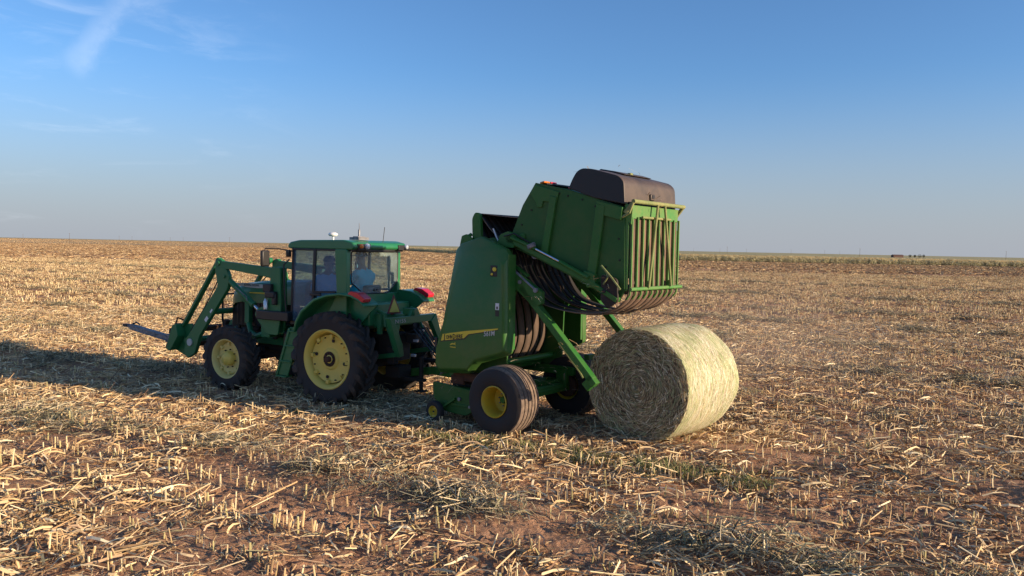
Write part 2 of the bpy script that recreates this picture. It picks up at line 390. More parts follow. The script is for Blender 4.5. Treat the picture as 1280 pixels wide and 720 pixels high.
    past = math_node(nt, 'SUBTRACT', sp_.outputs[1], math_node(nt, 'MULTIPLY', math_node(nt, 'MAXIMUM', math_node(nt, 'MULTIPLY', sp_.outputs[0], -1.0), 0.0), 3.2))
    c = mixc(nt, maprange(nt, past, 250, 262), c, mixc(nt, maprange(nt, nz_(.05, 8, .7, st=(.3, 1, 1)), .4, .6), (0.30, 0.27, 0.13), (0.50, 0.42, 0.23)))
    nt.links.new(c, b.inputs['Base Color']); b.inputs['Roughness'].default_value = .95; b.inputs['Specular IOR Level'].default_value = .1
    bp = N(nt, 'ShaderNodeBump'); bp.inputs['Strength'].default_value = 1.0; bp.inputs['Distance'].default_value = .05
    nt.links.new(math_node(nt, 'ADD', nz_(22, 8, .7), math_node(nt, 'MULTIPLY', nz_(5, 4, .6), 1.2)), bp.inputs['Height']); nt.links.new(bp.outputs[0], b.inputs['Normal'])
    return o
build_ground()

# ------------------------------------------------------------------ scattered residue
class Strands:
    """many small bent strips / stub prisms, one colour each"""
    def __init__(s): s.v = []; s.f = []; s.c = []
    def strip(s, pts, w, side, col, taper=.3):
        n = len(pts); b = len(s.v)
        for i, p in enumerate(pts):
            q = i/(n-1); ww = w*(1-(1-taper)*q**1.5)*.5
            s.v += [p - side*ww, p + side*ww]
        for i in range(n-1): s.f.append((b+2*i, b+2*i+1, b+2*i+3, b+2*i+2)); s.c.append(col)
    def stub(s, p, d, L, r_, col, n=5, top=None):
        b = len(s.v); a = Vector((0,0,1)) if abs(d.z) < .9 else Vector((1,0,0)); x = d.cross(a).normalized(); y = d.cross(x)
        for k in range(n):
            o = (x*math.cos(2*math.pi*k/n)+y*math.sin(2*math.pi*k/n))*r_; s.v += [p+o, p+d*L+o*.9]
        for k in range(n):
            k2 = (k+1) % n; s.f.append((b+2*k, b+2*k2, b+2*k2+1, b+2*k+1)); s.c.append(col)
        s.f.append([b+2*k+1 for k in range(n)]); s.c.append(top or col)
    def mesh(s, name, mat):
        me = bpy.data.meshes.new(name); me.from_pydata([tuple(p) for p in s.v], [], s.f)
        ca = me.color_attributes.new('Col', 'FLOAT_COLOR', 'CORNER')
        arr = np.concatenate([np.tile(np.array([*c, 1.0]), len(fc)) for fc, c in zip(s.f, s.c)])
        ca.data.foreach_set('color', arr.astype(np.float32)); me.materials.append(mat); me.update()
        return me
def lerp(a, b, q): return tuple(x*(1-q)+y*q for x, y in zip(a, b))
STRAWS = [((.74,.53,.29), 5), ((.84,.65,.38), 4), ((.60,.385,.19), 5), ((.42,.26,.13), 4), ((.22,.13,.08), 3), ((.88,.73,.47), 1.6), ((.30,.26,.15), 1.5), ((.50,.33,.20), 4)]
STRAWB = [(tuple(x*.80*k for x, k in zip(c, (1, .95, .90))), w) for c, w in STRAWS]+[((.26,.15,.09), 6), ((.16,.10,.06), 3)]
WIND = [((.33,.29,.17), 3), ((.20,.19,.12), 3), ((.42,.37,.24), 3), ((.62,.49,.30), 4), ((.10,.095,.065), 4), ((.70,.54,.33), 3.5), ((.16,.17,.09), 1), ((.07,.06,.045), 3)]
STUBC = [((.74,.56,.31), 5), ((.64,.45,.23), 5), ((.56,.47,.22), 2), ((.84,.68,.42), 3), ((.44,.38,.18), 1), ((.40,.26,.14), 2)]
GREEN = [((.15,.17,.05), 3), ((.22,.22,.08), 3), ((.36,.31,.14), 3), ((.09,.12,.035), 2), ((.5,.38,.2), 1.5)]
def pick(pal):
    tot = sum(w for _, w in pal); q = random.random()*tot
    for c, w in pal:
        q -= w
        if q <= 0: break
    k = random.uniform(.8, 1.18); return tuple(min(1, x*k) for x in c)
def leaf(S_, x, y, z, L, w, pal, lift=.04, zdir=0.0, segs=4):
    a = random.random()*2*math.pi if random.random() < .55 else math.pi-HEAD_L+random.gauss(0, .35)
    d = Vector((math.cos(a), math.sin(a), zdir)); cur = random.uniform(-1.5, 1.5)*L*2; pts = []; p = Vector((x, y, z)); tilt = random.uniform(-1.2, 1.2)
    lf = random.uniform(0, lift)
    for i in range(segs):
        q = i/(segs-1); pts.append(p.copy() + Vector((0, 0, lf*math.sin(q*math.pi)+random.uniform(0, lift*.3))))
        ang = cur/segs; d = Matrix.Rotation(ang, 3, 'Z') @ d; p = p + d*(L/segs)
    side = Vector((-d.y, d.x, 0)).normalized(); side = (side*math.cos(tilt)+Vector((0, 0, 1))*math.sin(tilt))
    S_.strip(pts, w, side, pick(pal), random.uniform(.15, .7))
HEAD_L = 0.0
def litter_patch(size, n, pal, wscale=1.0, lscale=1.0, pile=.0, stalkp=.3):
    s = Strands()
    for _ in range(n):
        x, y = random.gauss(0, size*.36), random.gauss(0, size*.36); z = random.uniform(.0, .02)+random.random()**2*pile
        if random.random() < .22:
            a = random.random()*6.283; L = random.uniform(.15, .45)*lscale; d = Vector((math.cos(a), math.sin(a), 0)); b_ = random.gauss(0, .5); h_ = random.uniform(0, .05); p = Vector((x, y, z))
            s.strip([p, p+d*L*.35+Vector((0, 0, h_)), p+(Matrix.Rotation(b_, 3, 'Z') @ d)*L*.7+Vector((0, 0, h_)), p+(Matrix.Rotation(b_*1.5, 3, 'Z') @ d)*L], random.uniform(.003, .006)*wscale, Vector((-d.y, d.x, .6)).normalized(), pick(pal), .5)
        elif random.random() < stalkp:
            a = random.random()*2*math.pi; el = random.gauss(.0, .18)
            d = Vector((math.cos(a)*math.cos(el), math.sin(a)*math.cos(el), abs(math.sin(el))))
            s.stub(Vector((x, y, z)), d, random.uniform(.06, .32)*lscale, random.uniform(.0035, .0085)*wscale, pick(pal), 4)
        else:
            leaf(s, x, y, z, random.uniform(.10, .42)*lscale, random.uniform(.008, .030)*wscale, pal, .05+pile*.5)
    return s
def chaff_patch():
    s = Strands()
    for _ in range(70):
        x, y = random.gauss(0, .26), random.gauss(0, .26); a = random.random()*6.283; L = random.uniform(.015, .075); d = Vector((math.cos(a), math.sin(a), random.gauss(0, .25)))
        p = Vector((x, y, random.uniform(.0, .015))); s.strip([p, p+d*L], random.uniform(.003, .012), Vector((-math.sin(a), math.cos(a), random.uniform(-.7, .7))).normalized(), pick(STRAWS), .6)
    for _ in range(9):                          # clods
        p = Vector((random.gauss(0, .25), random.gauss(0, .25), -.004)); q = random.uniform(.008, .026); c = random.choice([(.34,.18,.10), (.24,.12,.07), (.42,.24,.15)])
        b = len(s.v); s.v += [p+Vector((math.cos(k*1.257+q*90)*q*random.uniform(.7, 1.2), math.sin(k*1.257+q*90)*q*random.uniform(.7, 1.2), 0)) for k in range(5)]; s.v.append(p+Vector((random.uniform(-.3, .3)*q, random.uniform(-.3, .3)*q, q*random.uniform(.5, 1.0))))
        for k in range(5): s.f.append((b+k, b+(k+1) % 5, b+5)); s.c.append(c)
    return s
def stub_cluster(n, length, wscale=1.0, hscale=1.0, jitter=.05, droop=True):
    """short piece of a stubble row along local X"""
    s = Strands()
    for _ in range(n):
        x = random.uniform(-length/2, length/2); y = random.gauss(0, jitter)
        tilt = random.gauss(0, .16) if random.random() < .7 else random.gauss(0, .5); az = random.random()*2*math.pi
        d = Vector((math.sin(tilt)*math.cos(az), math.sin(tilt)*math.sin(az), math.cos(tilt)))
        L = random.uniform(.04, .17)*hscale; c = pick(STUBC)
        s.stub(Vector((x, y, -.02)), d, L+.02, random.uniform(.0045, .0105)*wscale, c, 5, lerp(c, (.95,.85,.65), .5))
        if random.random() < .5:
            p = Vector((x, y, 0))+d*L*random.uniform(.3, .9); a = random.random()*6.28; k = random.uniform(.04, .14)*hscale
            s.strip([p, p+Vector((math.cos(a)*k*.5, math.sin(a)*k*.5, k*.3)), p+Vector((math.cos(a)*k, math.sin(a)*k, -k*.2))], .014*wscale, Vector((-math.sin(a), math.cos(a), .3)), pick(STRAWS))
    return s
def weed_patch():
    s = Strands()
    for _ in range(46):
        a = random.random()*6.28; rr = abs(random.gauss(0, .11)); p = Vector((rr*math.cos(a), rr*math.sin(a), 0)); b = random.random()*6.28; k = random.uniform(.04, .12)
        h_ = random.uniform(.02, .10)
        s.strip([p, p+Vector((math.cos(b)*k*.3, math.sin(b)*k*.3, h_*.6)), p+Vector((math.cos(b)*k, math.sin(b)*k, h_))], random.uniform(.006, .014), Vector((-math.sin(b), math.cos(b), 0)), pick(GREEN), .2)
    return s
def variants(name, makes, mat):
    c = bpy.data.collections.new(name+'_source')
    for i, s in enumerate(makes):
        c.objects.link(bpy.data.objects.new('%s_piece' % name, s.mesh(name, mat)))
    return c
def scatter(name, label, cat, src, nvar, pts, rot, scl, idx):
    """one 'stuff' object: points carrying instances of the source clumps"""
    me = bpy.data.meshes.new(name); pts = np.asarray(pts, np.float32); me.vertices.add(len(pts)); me.vertices.foreach_set('co', pts.ravel())
    for nm, ty, key, val in (('i_rot', 'FLOAT_VECTOR', 'vector', rot), ('i_scl', 'FLOAT', 'value', scl), ('i_idx', 'INT', 'value', idx)):
        a = me.attributes.new(nm, ty, 'POINT'); a.data.foreach_set(key, np.asarray(val).ravel().astype(np.int32 if ty == 'INT' else np.float32))
    o = bpy.data.objects.new(name, me); COL.objects.link(o)
    ng = bpy.data.node_groups.new('scatter_'+name, 'GeometryNodeTree')
    ng.interface.new_socket(name='Geometry', in_out='INPUT', socket_type='NodeSocketGeometry'); ng.interface.new_socket(name='Geometry', in_out='OUTPUT', socket_type='NodeSocketGeometry')
    n = ng.nodes; l = ng.links
    gi, go = n.new('NodeGroupInput'), n.new('NodeGroupOutput'); ip = n.new('GeometryNodeInstanceOnPoints'); ci = n.new('GeometryNodeCollectionInfo')
    ci.inputs['Collection'].default_value = src; ci.inputs['Separate Children'].default_value = True; ci.inputs['Reset Children'].default_value = True
    def attr(nm, ty):
        a = n.new('GeometryNodeInputNamedAttribute'); a.data_type = ty; a.inputs['Name'].default_value = nm; return [q for q in a.outputs if q.enabled and q.name == 'Attribute'][0]
    e2r = n.new('FunctionNodeEulerToRotation')
    mp_ = n.new('GeometryNodeMeshToPoints'); l.new(gi.outputs[0], mp_.inputs[0]); l.new(mp_.outputs[0], ip.inputs['Points'])
    l.new(ci.outputs[0], ip.inputs['Instance']); ip.inputs['Pick Instance'].default_value = True
    l.new(attr('i_idx', 'INT'), ip.inputs['Instance Index']); l.new(attr('i_rot', 'FLOAT_VECTOR'), e2r.inputs[0]); l.new(e2r.outputs[0], ip.inputs['Rotation'])
    l.new(attr('i_scl', 'FLOAT'), ip.inputs['Scale']); l.new(ip.outputs[0], go.inputs[0])
    md = o.modifiers.new('scatter', 'NODES'); md.node_group = ng
    tag(o, label, cat, kind='stuff'); return o
def wedge(y0, y1, density, k=1.02, m=7.0):
    area = k*(y1*y1-y0*y0)+2*m*(y1-y0); n = int(area*density); R_ = RNG
    y = np.sqrt(R_.random(n)*(y1*y1-y0*y0)+y0*y0); x = (R_.random(n)*2-1)*(k*y+m)
    return x, y
def in_field(x, y):          # on the camera's side of the standing crop, which starts beyond a slanting edge
    return y < np.where(x > 0, 232+0*x, 232+(-x)*3.2+0*x)
def scat(name, label, cat, src, nv, x, y, yaw=None, smin=.8, smax=1.25, tilt=.06, dz=0.0):
    n = len(x); z = height(x, y)+dz; rot = np.stack([RNG.normal(0, tilt, n), RNG.normal(0, tilt, n), RNG.random(n)*6.283 if yaw is None else yaw+RNG.normal(0, .05, n)], 1)
    return scatter(name, label, cat, src, nv, np.stack([x, y, z], 1), rot, RNG.uniform(smin, smax, n), RNG.integers(0, nv, n))
# near litter
v1 = variants('straw_near', [litter_patch(.6, 36, STRAWS, 1.0, 1.2) for _ in range(14)], M_['straw'])
x, y = wedge(4.5, 34, 7.2)
t_ = x*NR[0]+y*NR[1]; s_ = x*HD[0]+y*HD[1]
cover = vnoise(s_*.55, t_*1.1)+vnoise(s_*1.9+7, t_*2.6)*.7
keep = (cover > -.22-.012*(y-8)) 
scat('straw_litter', 'pale broken straw and leaves strewn over the red soil near the machines', 'straw', v1, 14, x[keep], y[keep])
v0 = variants('chaff', [chaff_patch() for _ in range(10)], M_['straw'])
x, y = wedge(4.5, 26, 5.0)
scat('chaff', 'fine straw chaff and small clods of red soil between the stubble', 'chaff', v0, 10, x, y, tilt=.03)
v2 = variants('straw_mid', [litter_patch(1.3, 90, STRAWB, 1.5, 1.35, .03) for _ in range(10)], M_['straw'])
x, y = wedge(33, 112, .62)
t_ = x*NR[0]+y*NR[1]; s_ = x*HD[0]+y*HD[1]; keep = vnoise(s_*.12, t_*.5)+.6*vnoise(s_*.5, t_*1.2) > -.30
scat('straw_field', 'pale straw cover across the middle of the field', 'straw', v2, 10, x[keep], y[keep], tilt=.04)
v3 = variants('straw_far', [litter_patch(3.4, 150, STRAWB, 3.6, 2.6, .08) for _ in range(8)], M_['straw'])
x, y = wedge(110, 420, .075); keep = in_field(x, y)
t_ = x*NR[0]+y*NR[1]; s_ = x*HD[0]+y*HD[1]; keep &= vnoise(s_*.04, t_*.2)+.5*vnoise(s_*.2, t_*.5) > -.33
scat('straw_far_field', 'thin pale straw cover on the far part of the field', 'straw', v3, 8, x[keep], y[keep], tilt=.02)
def far_patch():
    s = Strands()
    for _ in range(75):
        x, y = random.uniform(-13, 13), random.uniform(-13, 13); a = random.gauss(0, .6)+2.2; w_ = random.uniform(.15, .5); h_ = random.uniform(.06, .20); e = Vector((math.cos(a), math.sin(a), 0))
        p = Vector((x, y, 0)); s.strip([p, p+Vector((0, 0, h_))], w_, e, pick(STRAWB), .6)
    return s
v9 = variants('straw_horizon', [far_patch() for _ in range(6)], M_['straw'])
x, y = wedge(400, 2200, .0024); keep = in_field(x, y)
scat('straw_to_horizon', 'sparse straw and stubble standing on the plain out to the horizon', 'straw', v9, 6, x[keep], y[keep], yaw=0.0, tilt=0.0)
# stubble rows
def rows(y0, y1, step, gap):
    xs, ys = [], []
    tmax = y1*1.6
    for k in range(int(-tmax/.76), 8):
        t0 = k*.76+.2; s = np.arange(-y1*1.5, y1*1.5, step); s = s+RNG.uniform(-.4*step, .4*step, len(s)); tt = t0+RNG.normal(0, .035, len(s))
        X = s*HD[0]+tt*NR[0]; Y = s*HD[1]+tt*NR[1]
        m = (Y > y0) & (Y < y1) & (np.abs(X) < 1.02*Y+7) & (RNG.random(len(s)) > gap) & (vnoise(s*.5, tt*1.3+4) > -.30)
        xs.append(X[m]); ys.append(Y[m])
    return np.concatenate(xs), np.concatenate(ys)
wheel_lines = []
v4 = variants('stubble_near', [stub_cluster(random.randint(3, 7), .26) for _ in range(16)], M_['straw'])
x, y = rows(4.5, 34, .24, .12)
scat('stubble', 'upright pale cut stalks standing in rows in the nearer field', 'stubble', v4, 16, x, y, yaw=math.pi-HEAD, smin=.75, smax=1.3)
v5 = variants('stubble_mid', [stub_cluster(24, 1.3, 1.6, 1.15, .07) for _ in range(10)], M_['straw'])
x, y = rows(34, 112, 1.25, .15)
scat('stubble_field', 'rows of pale cut stalks across the middle of the field', 'stubble', v5, 10, x, y, yaw=math.pi-HEAD)
# windrow hay
v6 = variants('windrow', [litter_patch(.5, 95, WIND, .55, 1.15, .10, .3) for _ in range(8)], M_['straw'])
xs, ys = [], []
for t0, w, a in WINDROWS:
    smax = 90 if t0 < -14 else 26
    n = int((smax+30)*a/.11*(3.4 if t0 > -14 else 4.2)); s = RNG.uniform(-30, smax, n)
    if t0 == -11.35: s = s[(s > 6.4) | (s < -1.5)]       # picked up where the machine has just passed
    tt = t0+.25*vnoise(s*.35, s*0+t0)+RNG.normal(0, w*(.36 if t0 > -8 else .5), len(s)); k = vnoise(s*.8, s*0+3*t0) > (-.34 if t0 > -8 else -.14)
    s, tt = s[k], tt[k]
    xs.append(s*HD[0]+tt*NR[0]); ys.append(s*HD[1]+tt*NR[1])
x, y = np.concatenate(xs), np.concatenate(ys); k = (y > 4.5) & (np.abs(x) < .9*y+5); x, y = x[k], y[k]
scat('windrow_hay', 'grey green dried leaves heaped in low windrows along the rows', 'hay', v6, 8, x, y, yaw=math.pi-HEAD+RNG.normal(0, .5, len(x)), smin=.8, smax=1.4)
# loose short weeds
v7 = variants('weeds', [weed_patch() for _ in range(6)], M_['straw'])
x, y = wedge(5, 60, .25); t_ = x*NR[0]+y*NR[1]; s_ = x*HD[0]+y*HD[1]
k = vnoise(s_*.3+11, t_*.9) > .14; x, y = x[k], y[k]
strip_s = RNG.uniform(1.6, 6.8, 90); strip_t = RNG.normal(-9.95, .24, 90)
x = np.concatenate([x, strip_s*HD[0]+strip_t*NR[0]]); y = np.concatenate([y, strip_s*HD[1]+strip_t*NR[1]])
scat('weeds', 'low green weeds sprouting between the stubble', 'weeds', v7, 6, x, y, smin=.7, smax=1.3)
# standing crop beyond the field edge
def crop_clump():
    s = Strands()
    CR = [((.56,.51,.28), 4), ((.66,.59,.36), 4), ((.78,.66,.42), 3), ((.30,.30,.15), 1.5)]
    for _ in range(14):
        x, y = random.uniform(-.9, .9), random.gauss(0, .25); H_ = random.uniform(1.0, 1.75)
        s.stub(Vector((x, y, 0)), Vector((random.gauss(0, .04), random.gauss(0, .04), 1)), H_, .012, pick(CR), 3)
        for _ in range(6):
            a = random.random()*6.28; z0 = random.uniform(.2, H_*.95); k = random.uniform(.35, .75)
            s.strip([Vector((x, y, z0)), Vector((x+math.cos(a)*k*.5, y+math.sin(a)*k*.5, z0+.25)), Vector((x+math.cos(a)*k, y+math.sin(a)*k, z0+random.uniform(-.3, .2)))], .08, Vector((-math.sin(a), math.cos(a), 0)), pick(CR))
        s.strip([Vector((x, y, H_-.15)), Vector((x, y, H_)), Vector((x+.05, y, H_+.15))], .10, Vector((1, 0, 0)), pick([((.42,.26,.13), 1), ((.52,.40,.20), 2)]))
    return s
v8 = variants('crop', [crop_clump() for _ in range(6)], M_['crop'])
xs, ys = [], []
for row in range(16):
    x = np.arange(-420, 260, .95 if row < 8 else 1.6); x = x + RNG.normal(0, .3, len(x)); edge = np.where(x > 0, 236+0*x, 236-x*3.2)
    xs.append(x); ys.append(edge+row*1.0+(row > 8)*(row-8)*5+RNG.normal(0, .2, len(x)))
x, y = np.concatenate(xs), np.concatenate(ys); k = (x > -.95*y) & (x < .95*y) & (y < 1200); x, y = x[k], y[k]
scat('standing_crop', 'band of tall green and tan standing sorghum along the far field edge', 'crop', v8, 6, x, y, yaw=0.0, smin=.85, smax=1.12, tilt=.02)

# ------------------------------------------------------------------ wheels
PI = math.pi
def rotY(a): return Matrix.Rotation(a, 4, 'Y')
def lug_tyre(R, w, rr, nl, name, parent, th=.055):
    m = MB(); h = w/2
    prof = [(rr-.01, h*.80), (rr+.03, h*.86), (rr+(R-rr)*.45, h*1.0), (R-.11, h*.98), (R-th-.012, h*.86), (R-th, h*.5), (R-th+.004, 0)]
    prof = prof + [(a, -b) for a, b in prof[-2::-1]]
    m.lathe(prof, seg=72)
    m.mi = 1
    for sd in (1, -1):
        for k in range(nl):
            t0 = 2*PI*(k+(.5 if sd < 0 else 0))/nl; ring = []
            for q, y, rt, rb, wd in ((0, -.02*h, R, R-th-.01, .024), (.35, .33*h, R, R-th-.01, .029), (.7, .66*h, R-.004, R-th-.015, .034), (1, .97*h, R-.014, R-.10, .040), (1.15, 1.05*h, R-.06, R-.16, .034)):
                a = t0 - q*.30*(.85/R)**.3
                row = []
                for da, rad in ((-wd/R, rt), (wd/R, rt), (wd*1.35/R, rb), (-wd*1.35/R, rb)):
                    row.append((rad*math.cos(a+da), sd*y, rad*math.sin(a+da)))
                ring.append(row)
            vs = [p for row in ring for p in row]; fs = []
            for i in range(4):
                for j in range(4): fs.append((i*4+j, i*4+(j+1) % 4, (i+1)*4+(j+1) % 4, (i+1)*4+j))
            fs += [(0, 1, 2, 3), (16, 17, 18, 19)]
            m.add(vs, fs)
    return m.build(name, [M_['tyre'], M_['lug']], parent, sharp=32)
def bolts(c, rad, n, y, r_=.014, l=.03):
    m = MB()
    for k in range(n):
        a = 2*PI*k/n+.2; m.disc((c[0]+rad*math.cos(a), y, c[2]+rad*math.sin(a)), r_, l, 6)
    return m
def rear_wheel(parent, side):
    d = MB()                                   # dished centre
    yo = .10
    d.lathe([(.0005, yo+.03), (.07, yo+.03), (.085, yo+.02), (.17, yo+.015), (.20, yo-.01), (.40, yo-.015), (.425, yo), (.425, yo-.03), (.19, yo-.04), (.0005, yo-.02)], seg=56)
    for k in range(8):                         # clamping lugs at the disc edge
        a = 2*PI*k/8+.1; d.box((.405*math.cos(a), yo+.012, .405*math.sin(a)), (.07, .05, .06), rotY(-a))
    o = d.build('rear_wheel', M_['palerim'], parent, bevel=.004)
    rm = MB(); rm.lathe([(.525, .185), (.535, .20), (.52, .212), (.50, .205), (.47, .17), (.455, .10), (.44, .05), (.425, -.02), (.44, -.10), (.50, -.20), (.53, -.20), (.53, -.19), (.46, -.08), (.445, .04), (.475, .12), (.505, .185)], seg=64, closed=True)
    rm.build('rim', M_['palerim'], o)
    lug_tyre(.838, .46, .50, 20, 'tyre', o, .062)
    h = MB(); h.lathe([(.0005, yo+.10), (.045, yo+.10), (.05, yo+.09), (.055, yo+.02), (.055, yo)], seg=24); h.build('hub', M_['rust'], o)
    bolts((0, 0, 0), .105, 10, yo+.035).build('bolt', M_['grease'], o)
    b2 = bolts((0, 0, 0), .33, 4, yo-.002, .034, .010); b2.build('boss', M_['grease'], o); bolts((0, 0, 0), .385, 12, yo+.0, .012, .03).build('bolt', M_['grease'], o)
    h = MB(); h.lathe([(.06, yo+.028), (.135, yo+.028), (.135, yo+.022), (.06, yo+.022)], seg=32, closed=True); h.build('wheel_flange', M_['rust'], o)
    if side < 0: o.rotation_euler = (0, 0, PI)
    return o
def front_wheel(parent, side):
    d = MB(); yo = .02
    d.lathe([(.0005, yo), (.14, yo), (.20, yo+.02), (.29, yo+.03), (.31, yo+.01), (.31, yo-.02), (.0005, yo-.03)], seg=44)
    for k in range(8):
        a = 2*PI*k/8; d.box((.285*math.cos(a), yo+.035, .285*math.sin(a)), (.07, .05, .055), rotY(-a))
    o = d.build('front_wheel', M_['cream'], parent, bevel=.004)
    rm = MB(); rm.lathe([(.385, .125), (.395, .14), (.38, .15), (.36, .145), (.335, .10), (.315, .03), (.32, -.08), (.37, -.14), (.385, -.13), (.335, -.07), (.33, .03), (.35, .09)], seg=52, closed=True)
    rm.build('rim', M_['cream'], o)
    lug_tyre(.625, .36, .37, 19, 'tyre', o, .045)
    h = MB(); h.lathe([(.0005, yo+.15), (.06, yo+.15), (.075, yo+.14), (.12, yo+.12), (.135, yo+.10), (.14, yo)], seg=32); h.build('hub', M_['palerim'], o)
    bolts((0, 0, 0), .175, 8, yo+.04, .012).build('bolt', M_['grease'], o)
    if side < 0: o.rotation_euler = (0, 0, PI)
    return o
def baler_wheel(parent, side):
    R, w, rr = .535, .53, .215; h = w/2
    d = MB(); d.lathe([(.0005, -.03), (.10, -.03), (.15, -.02), (.195, -.01), (.20, -.04), (.0005, -.06)], seg=36)
    o = d.build('wheel', M_['yellow'], parent, bevel=.003)
    rm = MB(); rm.lathe([(.235, h*.88), (.245, h*.95), (.232, h*.99), (.222, h*.93), (.205, h*.7), (.195, h*.3), (.19, -.03), (.20, -h*.7), (.235, -h*.9), (.225, -h*.8), (.205, -.03), (.21, h*.5)], seg=44, closed=True)
    rm.build('rim', M_['yellow'], o)
    t = MB(); prof = [(.225, h*.80), (.26, h*.93), (.31, h*1.0), (.40, h*1.02), (.46, h*.97), (.495, h*.90)]
    t.lathe(prof+[(.30, h*.8)], seg=72, closed=True)
    t.lathe([(a, -b) for a, b in prof]+[(.30, -h*.8)], seg=72, closed=True)
    # ribbed crown
    t.mi = 1; ribs = []; n = 6; ww = h*1.80/n
    for k in range(n):
        y0 = h*.90-k*ww; crown = lambda y: .535-.035*(abs(y)/h)**2.2
        ribs += [(crown(y0)-.034, y0-.007), (crown(y0), y0-.013), (crown(y0-ww), y0-ww+.013), (crown(y0-ww)-.034, y0-ww+.007)]
    t.lathe([(.495, h*.905)]+ribs+[(.495, -h*.905)], seg=72)
    t.build('tyre', [M_['tyre'], M_['tread']], o, sharp=28)
    ib = MB(); ib.lathe([(.0005, -h*.5), (.14, -h*.5), (.185, -h*.62), (.185, -h*.9), (.10, -h*.93), (.0005, -h*.93)], seg=32); ib.build('rim_shade_disc', M_['rust'], o)  # dark disc added to stand in for the shade inside the rim
    hb = MB(); hb.lathe([(.0005, .04), (.045, .04), (.055, .02), (.06, -.03)], seg=20); hb.build('hub', M_['bgreen'], o)
    bolts((0, 0, 0), .10, 8, -.015, .011).build('bolt', M_['steel'], o)
    if side < 0: o.rotation_euler = (0, 0, PI)
    return o
def gauge_wheel(parent):
    t = MB(); t.lathe([(.085, .045), (.11, .055), (.15, .055), (.168, .035), (.172, 0), (.168, -.035), (.15, -.055), (.11, -.055), (.085, -.045)], seg=36)
    w_ = MB(); w_.lathe([(.0005, .02), (.03, .03), (.04, .01), (.07, .005), (.085, .045), (.094, .05), (.094, .04), (.08, -.01), (.0005, -.01)], seg=28)
    o = w_.build('gauge_wheel', M_['yellow'], parent); t.build('tyre', M_['tyre'], o)
    bolts((0, 0, 0), .0001, 1, .035, .014, .02).build('bolt', M_['grease'], o)
    return o

# ------------------------------------------------------------------ tractor
T = empty('tractor', (-2.70, 14.82, 0), PI-math.radians(29.5))
tag(T, 'green farm tractor with front loader and glazed cab, hitched ahead of the baler', 'tractor')
def P(name, mb, mat, par=None, **k): return mb.build(name, M_[mat], par if par is not None else T, **k)
for sd in (1, -1):
    w = rear_wheel(T, sd); w.location = (0, sd*.88, .82)
    w = front_wheel(T, sd); w.location = (2.565, sd*.925, .61)
# driveline and chassis
m = MB(); m.box((.35, 0, .92), (1.8, .56, .56)); m.box((1.0, 0, .75), (.7, .62, .35)); m.lathe([(.16, -.66), (.19, -.3), (.24, -.28), (.24, .28), (.19, .3), (.16, .66)], (0, 0, .82), 24)
P('transmission', m, 'grease', bevel=.03)
m = MB(); m.box((2.2, 0, 1.15), (1.7, .52, .62)); m.box((1.9, 0, .82), (1.5, .38, .2))
for k in range(5): m.tube([(1.6+.25*k, .27, 1.25), (1.62+.25*k, .36, 1.32), (1.6+.25*k, .30, 1.45)], .02)
m.disc((2.6, .28, 1.2), .12, .06); m.disc((2.0, .30, 1.05), .09, .14)
P('engine', m, 'grease', bevel=.02)
m = MB(); m.box((2.565, 0, .61), (.22, 1.5, .18)); m.box((2.565, 0, .66), (.36, .5, .24)); m.tube([(2.40, -.6, .62), (2.40, .6, .62)], .025)
P('front_axle', m, 'grease', bevel=.03)
m = MB(); m.box((2.2, .30, .93), (2.0, .06, .16)); m.box((2.2, -.30, .93), (2.0, .06, .16)); m.box((3.22, 0, .98), (.12, .6, .30)); m.box((1.15, .36, .98), (.5, .10, .3)); m.box((1.15, -.36, .98), (.5, .10, .3))
P('chassis', m, 'lgreen', bevel=.01)
# hood
def hood_sections():
    m = MB(); secs = []
    for X, zt, zb, hw in ((1.18, 2.15, 1.66, .40), (1.8, 2.13, 1.66, .40), (2.45, 2.09, 1.66, .395), (2.9, 2.04, 1.66, .385), (3.12, 1.97, 1.62, .36), (3.24, 1.84, 1.55, .31), (3.28, 1.66, 1.48, .26)):
        pr = [(-hw*1.0, zb), (-hw*1.0, zb+(zt-zb)*.45), (-hw*.96, zt-.10), (-hw*.82, zt-.035), (-hw*.45, zt-.005), (0, zt), (hw*.45, zt-.005), (hw*.82, zt-.035), (hw*.96, zt-.10), (hw, zb+(zt-zb)*.45), (hw, zb)]
        secs.append([(X, a, b) for a, b in pr])
    n = len(secs[0]); m.add([p for s in secs for p in s], [(i*n+j, i*n+(j+1) % n, (i+1)*n+(j+1) % n, (i+1)*n+j) for i in range(len(secs)-1) for j in range(n)]+[list(range(n)), [(len(secs)-1)*n+j for j in range(n)]])
    return m
hood = P('hood', hood_sections(), 'tgreen')
for sd in (1, -1):
    m = MB(); pts = []
    for k in range(17): q = k/16; pts.append((3.08-1.0*q, 2.015-.03*q + (.030+.012*math.sin(PI*q))*math.sin(PI*q)**.5))
    for k in range(17): q = 1-k/16; pts.append((3.08-1.0*q, 2.005-.03*q - .040*math.sin(PI*q)**.8))
    m.prism(pts, sd*.402, sd*.410); P('hood_badge', m, 'silver', hood)
    m = MB(); m.prism([(1.75, 1.83), (1.75, 1.88), (2.65, 1.86), (2.65, 1.845)], sd*.402, sd*.408); P('hood_stripe', m, 'decal', hood)
text_part('JOHN DEERE', .06, M_['black'], hood, (2.80, .412, 1.985), LEFT_ROT, width=.42)
m = MB(); m.box((2.55, 0, 1.42), (1.1, .66, .50)); P('side_grille', m, 'black', bevel=.02)
m = MB()
for k in range(9):
    for sd in (1, -1): m.box((2.08+.12*k, sd*.333, 1.42), (.02, .012, .44))
P('grille_rib', m, 'grease')
